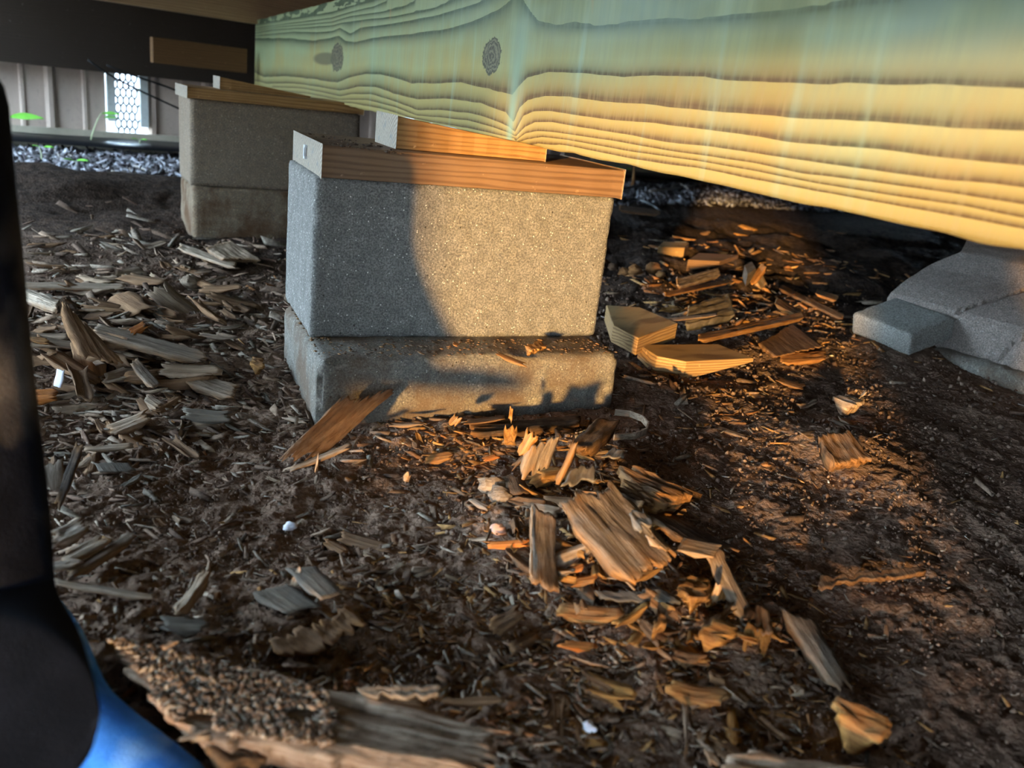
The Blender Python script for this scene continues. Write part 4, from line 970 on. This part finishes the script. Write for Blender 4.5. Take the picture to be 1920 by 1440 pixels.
for k, pts in enumerate([[(1160, 352), (1200, 345), (1262, 334)], [(1170, 372), (1185, 362), (1215, 372), (1240, 388)], [(1220, 356), (1290, 345), (1330, 340)], [(1260, 348), (1275, 335), (1290, 352)]]):
    P = []
    for a, b in pts: p = on_z(a, b, .03); P.append([p[0], p[1], Gs(p[0], p[1])+.02])
    tube('root', bez(P, 8), .007, 'plastic' if k in (0, 1) else 'root', label='thin root or cord on the bluish ground beyond the near block', cat='root', group='roots beyond the near block', r1=.004)
# black sheet edge at the foot of the wall
sh = []
for i in range(41):
    a = -2.0+i*.2; sh += [WO+wx*a+wn*(.05+.01*math.sin(i*1.3))+EZ*.05, WO+wx*a+wn*(.10+.02*math.sin(i*2.1))+EZ*(.045+.008*math.sin(i*.9)), WO+wx*a+wn*(.22+.03*math.sin(i*1.7))+EZ*(.03+Gs(*(WO+wx*a+wn*.22)[:2]))]
sh = np.array(sh); c0 = sh.mean(0)
o = obj('plastic_sheet', mesh('plastic_sheet', sh-c0, [(i*3+k, i*3+3+k, i*3+4+k, i*3+1+k) for i in range(40) for k in range(2)], M['plastic'], smooth=True), loc=c0, label='black ground sheet edge along the foot of the back wall', cat='sheet')
m = o.modifiers.new('solid', 'SOLIDIFY'); m.thickness = .003

# ------------------------------------------------------------------ counted chips (up to 300), a library of shapes and their copies
LIB = {}
def libmesh(kind, k):
    key = (kind, k)
    if key not in LIB:
        r = np.random.default_rng(100+k)
        L = 1.0*.05; W = L*(.16+.25*r.random()); T = L*.09
        tp = .3+.7*r.random()
        V, f_, ra, axs, O = plank_data((-L/2, W/2, 0), (L/2, W/2*tp, 0), (L/2, -W/2*tp, 0), (-L/2, -W/2, 0), T, L*.22, .003, 900+k, 0, curl=(r.random()-.5)*T*1.5)
        ra = ra*0+(.7 if kind == 'rot_orange' else .15)*np.clip(1+ra, 0, 1)
        LIB[key] = mesh('wood_chip', V, f_, M[kind], {'rot': ra})
    return LIB[key]
# footprint test: keep chips off the piers
def inside(x, y, pad=.0):
    for (P0, A_, L, Dp) in ((BP, axB, .39, .25), (SP, axS, .39, .21), (bq[0], axK, gL, gW), (F0, axF, .75, .6)):
        q = np.array([x, y])-P0[:2]; a = q @ A_[0][:2]; b = q @ A_[1][:2]
        if -pad < a < L+pad and -pad < b < Dp+pad: return True
    return False
ZONES = [  # centre px, spread px, count, kinds, size range m, label, group
 ((250, 640), (210, 120), 84, ('rot_grey', 'rot_brown', 'rot_grey', 'rot_brown', 'rot_brown'), (.035, .12), 'splinter in the thick wood litter left of the near pier', 'splinters in the litter left of the near pier'),
 ((210, 800), (180, 75), 36, ('rot_grey', 'rot_brown', 'rot_grey', 'rot_brown'), (.022, .065), 'splinter in the litter between the dark sleeve and the slab foot', 'splinters between the sleeve and the slab foot'),
 ((230, 490), (200, 40), 24, ('rot_grey', 'rot_brown'), (.03, .09), 'splinter scattered before the far pier', 'splinters before the far pier'),
 ((860, 830), (90, 40), 22, ('rot_orange', 'rot_orange', 'rot_brown'), (.015, .035), 'sunlit chip at the foot of the near slab', 'chips at the foot of the near slab'),
 ((1080, 1010), (125, 125), 40, ('rot_orange', 'rot_brown', 'rot_dark', 'rot_grey'), (.02, .06), 'chip wedged among the planks of the central pile', 'chips in the central pile'),
 ((1270, 1200), (170, 65), 36, ('rot_orange', 'rot_brown', 'rot_orange'), (.018, .046), 'chip in the heap of rot below the pile', 'chips in the heap below the pile'),
 ((1180, 1350), (300, 80), 46, ('rot_brown', 'rot_grey', 'rot_brown', 'rot_orange'), (.014, .045), 'chip in the litter along the bottom edge', 'chips along the bottom edge'),
 ((1380, 560), (140, 80), 34, ('rot_orange', 'rot_brown', 'rot_orange'), (.03, .075), 'sliver among the lit offcuts behind the near pier', 'slivers among the lit offcuts'),
 ((1420, 450), (200, 35), 14, ('rot_brown', 'rot_orange'), (.04, .09), 'dim chip in the dark ground far behind the near pier', 'dim chips in the dark ground'),
 ((1450, 800), (160, 90), 14, ('rot_brown', 'rot_grey'), (.02, .05), 'scattered chip on the dirt right of the near slab', 'chips on the dirt right of the slab'),
 ((500, 1000), (260, 110), 16, ('rot_grey', 'rot_brown'), (.012, .03), 'chip in the open dirt before the near slab', 'chips in the open dirt'),
]
made = 0
for (cx, cy), (sx, sy), cnt, kinds, (s0, s1), lb, gp in ZONES:
    k = 0
    while k < cnt:
        px = cx+sx*(random.random()*2-1); py = cy+sy*(random.random()*2-1)
        if ((px-cx)/sx)**2+((py-cy)/sy)**2 > 1.1: continue
        p = on_z(px, py, 0)
        if inside(p[0], p[1], .012): k += .2; continue
        kd = random.choice(kinds); src = libmesh(kd, random.randrange(5))
        o = bpy.data.objects.new('splinter' if 'splinter' in lb else ('sliver' if 'sliver' in lb else 'wood_chip'), src); COL.objects.link(o)
        s = (s0+(s1-s0)*random.random()**1.4)/.05
        g0 = Gs(p[0], p[1]); pile = 'pile' in lb or 'heap' in lb or 'litter left' in lb
        o.location = (p[0], p[1], g0+.004*s+(.010*random.random() if pile else 0))
        o.rotation_euler = (random.gauss(0, .22), random.gauss(0, .20 if pile else .10), (R(-18)+random.gauss(0, .55)) if 'litter left' in lb else random.random()*6.28)
        o.scale = (s, s*random.uniform(.6, 1.2), s*random.uniform(.7, 1.6))
        cw = {'rot_grey': 'grey', 'rot_brown': 'dark brown', 'rot_pale': 'bleached', 'rot_orange': 'orange', 'rot_dark': 'blackish'}[kd]; sw = 'long' if s > (s0*.55+s1*.45)/.05 else 'short'
        o['label'] = f'{sw} {cw} {lb}'; o['category'] = 'wood chip'; o['group'] = f'{sw} {cw} {gp}'; k += 1; made += 1
print('chips', made)

# ------------------------------------------------------------------ uncountable litter: slivers, crumbs
def litter(name, N, shape, dens, size, cols, label, cat, seed, region, tilt=.25, lift=.5):
    r = np.random.default_rng(seed)
    x0, x1, y0, y1 = region; out = np.zeros((0, 2))
    while len(out) < N:
        u = r.random((N*2, 2)); y = y0*(y1/y0)**u[:, 1]; x = (x0+(x1-x0)*u[:, 0])*y/y1*1.0 if False else x0+(x1-x0)*u[:, 0]
        keep = r.random(len(x)) < dens(x, y); out = np.vstack([out, np.stack([x, y], 1)[keep]])
    P = out[:N]
    ok = np.ones(N, bool)
    for (P0, A_, L, Dp) in ((BP, axB, .39, .25), (SP, axS, .39, .21), (bq[0], axK, gL, gW), (F0, axF, .75, .6)):
        q = P-P0[:2]; a = q @ A_[0][:2]; b = q @ A_[1][:2]; ok &= ~((a > 0) & (a < L) & (b > 0) & (b < Dp))
    P = P[ok]; N = len(P)
    S = size(r, N, P)      # (N,3)
    if shape == 'sliver':
        base = np.array([(-.5, -.5, -.5), (.5, -.3, -.4), (.55, .25, -.4), (-.45, .5, -.5), (-.5, -.4, .4), (.4, -.25, .5), (.5, .3, .35), (-.55, .35, .5)])
        F_ = np.array(BOXF)
    else:
        base = np.array([(-.5, 0, 0), (.5, 0, 0), (0, -.5, 0), (0, .5, 0), (0, 0, -.5), (0, 0, .5)])
        F_ = np.array([(0, 2, 5), (2, 1, 5), (1, 3, 5), (3, 0, 5), (2, 0, 4), (1, 2, 4), (3, 1, 4), (0, 3, 4)])
    nb = len(base)
    V = base[None]*(1+(r.random((N, nb, 3))-.5)*.7)*S[:, None, :]
    yaw = r.random(N)*6.283 if shape != 'sliver' else np.where(P[:, 0] < -.25, R(-20)+r.normal(0, .6, N), r.random(N)*6.283)
    pt = r.normal(0, tilt, N); rl = r.normal(0, tilt*1.3, N)
    def rot(V, ax1, ax2, a):
        c, s = np.cos(a)[:, None], np.sin(a)[:, None]; A1 = V[..., ax1].copy(); A2 = V[..., ax2].copy()
        V[..., ax1] = c*A1-s*A2; V[..., ax2] = s*A1+c*A2
    rot(V, 1, 2, rl); rot(V, 0, 2, pt); rot(V, 0, 1, yaw)
    zz = G(P[:, 0], P[:, 1])+S[:, 2]*lift+.001
    V[..., 0] += P[:, 0:1]; V[..., 1] += P[:, 1:2]; V[..., 2] += zz[:, None]
    Fa = (F_[None]+np.arange(N)[:, None, None]*nb).reshape(-1, F_.shape[1])
    cols = np.array(cols); c = cols[r.integers(0, len(cols), N)]*(.6+.75*r.random((N, 1)))
    c = np.repeat(c[:, None, :], nb, 1).reshape(-1, 3); c = np.hstack([c, np.ones((len(c), 1))])
    return obj(name, mesh(name, V.reshape(-1, 3), Fa, M['stuff'], {'pc': c}), label=label, cat=cat, kind='stuff')
def blobs(L_, base):
    W = [(on_z(px, py, 0), rx, a) for px, py, rx, a in L_]
    def d(x, y):
        t_ = np.full(len(x), base)
        for p, rr, a in W: t_ = t_+a*np.exp(-((x-p[0])**2+(y-p[1])**2)/(rr*rr))
        inv = np.clip((1.2/np.maximum(y, .35))**1.1, 0, 2.2)/2.2
        return np.clip(t_*inv, 0, 1)
    return d
BR = [(.21, .135, .09), (.15, .09, .06), (.28, .19, .13), (.11, .07, .048), (.33, .255, .19)]
OR = [(.30, .15, .055), (.40, .22, .085), (.22, .10, .04), (.16, .085, .045)]
def szs(r, N, P, a=.012, b=.034):
    L = a+(b-a)*r.random(N)**2; far = np.clip(P[:, 1]/.9, .55, 2.2); L = L*far
    return np.stack([L, L*(.12+.25*r.random(N)), L*(.04+.10*r.random(N))], 1)
litter('wood_litter', 5200, 'sliver', blobs([(200, 620, .32, .9), (330, 760, .2, .6), (80, 820, .15, .6), (60, 1080, .10, .5), (400, 470, .3, .3), (1100, 1330, .16, .7), (700, 1350, .16, .5), (960, 1400, .16, .6)], .015), szs, BR+[(.26, .21, .16)],
       'loose brown and grey wood shreds strewn over the dirt', 'wood litter', 5, (-1.5, 1.3, .34, 3.0))
litter('orange_wood_litter', 4000, 'sliver', blobs([(880, 840, .07, 1), (1080, 1000, .12, .9), (1250, 1170, .12, .9), (1150, 1250, .12, .6), (1380, 580, .22, .8), (1450, 480, .4, .4), (1300, 740, .12, .4), (1050, 880, .08, .8), (650, 1180, .06, .6)], .015),
       lambda r, N, P: szs(r, N, P, .007, .026), OR+[(.20, .13, .08)], 'orange rotten wood shreds around the pile and behind the slab', 'wood litter', 6, (-.6, 1.3, .36, 2.8))
litter('soil_crumbs', 42000, 'crumb', blobs([(600, 1000, .5, .3), (1400, 900, .4, .3), (400, 1250, .2, .4)], .5), lambda r, N, P: (.0016+.0052*r.random((N, 1))**3)*np.clip(P[:, 1:2]/.8, .7, 2)*np.array([[1, .85, .7]])*(.7+.6*r.random((N, 3))),
       [(.16, .10, .07), (.20, .13, .09), (.11, .068, .047), (.25, .17, .12), (.17, .105, .072)], 'fine crumbs of brown soil and rot over the ground', 'soil crumbs', 8, (-.9, 1.2, .33, 2.2), tilt=1.0, lift=.25)
litter('pale_specks', 1500, 'sliver', blobs([(500, 950, .5, .3)], .3), lambda r, N, P: szs(r, N, P, .003, .012), [(.5, .42, .33), (.36, .30, .24), (.6, .54, .45)], 'scattered pale specks of wood on the soil', 'wood litter', 9, (-.9, 1.2, .34, 2.4))
# dry litter by the back wall and crumbs along the ledge of the slab
def walld(x, y):
    d = (np.stack([x, y], 1)-WO[:2]) @ wn[:2]; return ((d > .1) & (d < 1.1))*.9+.02
litter('wall_litter', 6000, 'sliver', lambda x, y: np.where(walld(x, y) > .5, 1, .0), lambda r, N, P: np.stack([.012+.04*r.random(N)**2, .006+.012*r.random(N), .003+.008*r.random(N)], 1), [(.30, .29, .31), (.16, .15, .16), (.07, .06, .065), (.42, .42, .46)],
       'grey dry leaves and soil bits along the back wall', 'leaf litter', 12, (-2.6, 2.6, 2.3, 6.0), tilt=.5, lift=1.0)
def surf_crumbs(name, quad, z, N, cols_, label, s0=.0012, s1=.006):
    r = np.random.default_rng(len(name)); u = r.random(N)**.8; v_ = r.random(N)
    Q_ = [on_z(a_, b_, z) for a_, b_ in quad]
    P = np.array([(Q_[0]*(1-a_)+Q_[1]*a_)*(1-b_)+(Q_[3]*(1-a_)+Q_[2]*a_)*b_ for a_, b_ in zip(u, v_)])
    keep = fbm(P[:, 0]*28, P[:, 1]*28, 5, 2) > -.30; P = P[keep]; N = len(P)
    sz = s0+(s1-s0)*r.random((N, 1))**3; S = sz*np.stack([1+r.random(N)*1.5, np.ones(N), np.ones(N)*.7], 1)
    base = np.array([(-.5, 0, 0), (.5, 0, 0), (0, -.5, 0), (0, .5, 0), (0, 0, -.5), (0, 0, .5)]); F_ = np.array([(0, 2, 5), (2, 1, 5), (1, 3, 5), (3, 0, 5), (2, 0, 4), (1, 2, 4), (3, 1, 4), (0, 3, 4)])
    V = base[None]*(1+(r.random((N, 6, 3))-.5)*.7)*S[:, None]; yw = r.random(N)*6.28; c_, s_ = np.cos(yw)[:, None], np.sin(yw)[:, None]
    X_ = c_*V[..., 0]-s_*V[..., 1]; Y_ = s_*V[..., 0]+c_*V[..., 1]; V = np.stack([X_+P[:, :1], Y_+P[:, 1:2], V[..., 2]+P[:, 2:]], -1)
    Fa = (F_[None]+np.arange(N)[:, None, None]*6).reshape(-1, 3)
    cs = np.array(cols_)[r.integers(0, len(cols_), N)]; c = np.hstack([np.repeat(cs, 6, 0), np.ones((N*6, 1))])
    obj(name, mesh(name, V.reshape(-1, 3), Fa, M['stuff'], {'pc': c}), label=label, cat='soil crumbs', kind='stuff')
surf_crumbs('board_crumbs', [(575, 250), (700, 268), (760, 290), (620, 272)], zt+.0365, 260, [(.08, .055, .04), (.14, .09, .06)], 'dark crumbs scattered on top of the near wooden board', s1=.004)
surf_crumbs('plank_crumbs', [(200, 1192), (640, 1300), (620, 1395), (330, 1360)], .037, 3200, [(.17, .12, .085), (.24, .175, .13), (.11, .075, .05), (.36, .29, .22)], 'dirt and wood crumbs covering the left half of the near split plank', s1=.0062)
def ledge():
    r = np.random.default_rng(4); N = 900
    a = r.random(N)*.39; b = np.where(r.random(N) < .75, r.random(N)*.066+.004, .07+r.random(N)*.16); a = np.where(b > .07, r.random(N)*.022+.004, a)
    P = BP[:2]+a[:, None]*axB[0][:2]+b[:, None]*axB[1][:2]
    sz = .001+.004*r.random((N, 1))**3; S = sz*np.stack([np.ones(N)*1.6, np.ones(N), np.ones(N)*.6], 1)
    base = np.array([(-.5, 0, 0), (.5, 0, 0), (0, -.5, 0), (0, .5, 0), (0, 0, -.5), (0, 0, .5)]); F_ = np.array([(0, 2, 5), (2, 1, 5), (1, 3, 5), (3, 0, 5), (2, 0, 4), (1, 2, 4), (3, 1, 4), (0, 3, 4)])
    V = base[None]*S[:, None]*(1+(r.random((N, 6, 3))-.5)*.6); V[..., 0] += P[:, :1]; V[..., 1] += P[:, 1:]; V[..., 2] += HB+.0008
    Fa = (F_[None]+np.arange(N)[:, None, None]*6).reshape(-1, 3)
    cs = np.array([(.09, .06, .04), (.16, .10, .06), (.24, .13, .06)])[r.integers(0, 3, N)]; c = np.hstack([np.repeat(cs, 6, 0), np.ones((N*6, 1))])
    obj('ledge_crumbs', mesh('ledge_crumbs', V.reshape(-1, 3), Fa, M['stuff'], {'pc': c}), label='dark crumbs of rot lying on the ledge of the near slab', cat='soil crumbs', kind='stuff')
ledge()

# ------------------------------------------------------------------ person at the left edge (crawling; an arm and a blue-clothed leg reach into view)
def loft(name, rings, mat, parent=None, seg=20, wr=.0, seed=1, **k):
    """rings: (centre, radius a, radius b, axis a, axis b)"""
    V = []; n = len(rings)
    for i, (c, ra, rb, aa, ab) in enumerate(rings):
        for j in range(seg):
            th = 2*math.pi*j/seg; w = 1+wr*float(fbm(i*.9+seed, math.cos(th)*1.5+math.sin(th)*2.2, seed, 3))
            V.append(np.array(c)+np.array(aa)*math.cos(th)*ra*w+np.array(ab)*math.sin(th)*rb*w)
    f_ = [(i*seg+j, i*seg+(j+1) % seg, (i+1)*seg+(j+1) % seg, (i+1)*seg+j) for i in range(n-1) for j in range(seg)]
    f_ += [tuple(reversed(range(seg))), tuple(range((n-1)*seg, n*seg))]
    o = obj(name, mesh(name, V, f_, M[mat], smooth=True), parent=parent, **k)
    s = o.modifiers.new('sub', 'SUBSURF'); s.levels = 1; s.render_levels = 2
    return o
person = bpy.data.objects.new('person', None); COL.objects.link(person)
person['label'] = 'person crouching at the left edge in a soiled dark sleeve and bright blue clothing'; person['category'] = 'person'
YP = np.array([0, .44, 0]); NP_ = np.array([0, 1., 0])
edge = [(-6, 120), (4, 260), (12, 400), (28, 560), (44, 720), (58, 860), (72, 990), (84, 1110), (92, 1165), (114, 1220), (150, 1275), (146, 1325), (160, 1370), (196, 1470)]
rings = []
for i, (px, py) in enumerate(edge):
    p = on_plane(px, py, YP-[0, max(0, i-3)*.018, 0], NP_); ra = .055+.010*min(1, i/8)
    rings.append((p-np.array([ra, 0, 0]), ra, .05, (1, 0, 0), (0, .97, .25)))
loft('sleeve', rings, 'dark_cloth', parent=person, wr=.05)
# body: one skinned figure, mostly outside the frame
sk = {'sh': (-.52, .0, .50), 'el': (-.39, .36, .38), 'wr': (-.34, .41, .15), 'hd': (-.35, .40, .03), 'ch': (-.64, -.25, .46), 'hip': (-.70, -.66, .36), 'nk': (-.63, -.10, .52), 'he': (-.63, .03, .55),
      'kn': (-.66, -.42, .08), 'ft': (-.68, -.86, .05), 'sh2': (-.78, -.18, .48), 'el2': (-.82, -.10, .28), 'hd2': (-.82, -.04, .03), 'kn2': (-.84, -.42, .08), 'ft2': (-.86, -.86, .05)}
keys = list(sk); ed = [('hip', 'ch'), ('ch', 'nk'), ('nk', 'he'), ('ch', 'sh'), ('sh', 'el'), ('el', 'wr'), ('wr', 'hd'), ('ch', 'sh2'), ('sh2', 'el2'), ('el2', 'hd2'), ('hip', 'kn'), ('kn', 'ft'), ('hip', 'kn2'), ('kn2', 'ft2')]
rad = dict(sh=.06, el=.042, wr=.032, hd=.035, ch=.10, hip=.11, nk=.055, he=.085, kn=.06, ft=.045, sh2=.06, el2=.045, hd2=.035, kn2=.06, ft2=.045)
me = bpy.data.meshes.new('body'); me.from_pydata([sk[k] for k in keys], [(keys.index(a), keys.index(b)) for a, b in ed], [])
bo = obj('body', me, parent=person); md = bo.modifiers.new('skin', 'SKIN')
me.skin_vertices.new() if not me.skin_vertices else None
for i, k in enumerate(keys): me.skin_vertices[0].data[i].radius = (rad[k], rad[k]); me.skin_vertices[0].data[i].use_root = (k == 'hip')
s = bo.modifiers.new('sub', 'SUBSURF'); s.levels = 2; s.render_levels = 2; me.materials.append(M['dark_cloth'])
# blue cloth: from behind the sleeve down to the lower left foreground
bl = [(60, 1085), (98, 1135), (136, 1190), (156, 1250), (180, 1312), (250, 1365), (340, 1435), (400, 1485)]
rings = []
for i, (px, py) in enumerate(bl):
    t_ = i/(len(bl)-1); p = on_z(px, py, .045-.015*t_)
    rr = .017
    rings.append((p-np.array([.7, 0, .714])*rr, rr, .022, (.7, 0, .714), (.2, .95, -.2)))
loft('blue_garment', rings, 'blue_cloth', parent=person, wr=.06, seed=4, label='bright blue cloth')
print('objects', len(bpy.data.objects), 'tris~', sum(len(o.data.polygons) for o in bpy.data.objects if o.type == 'MESH')*2)
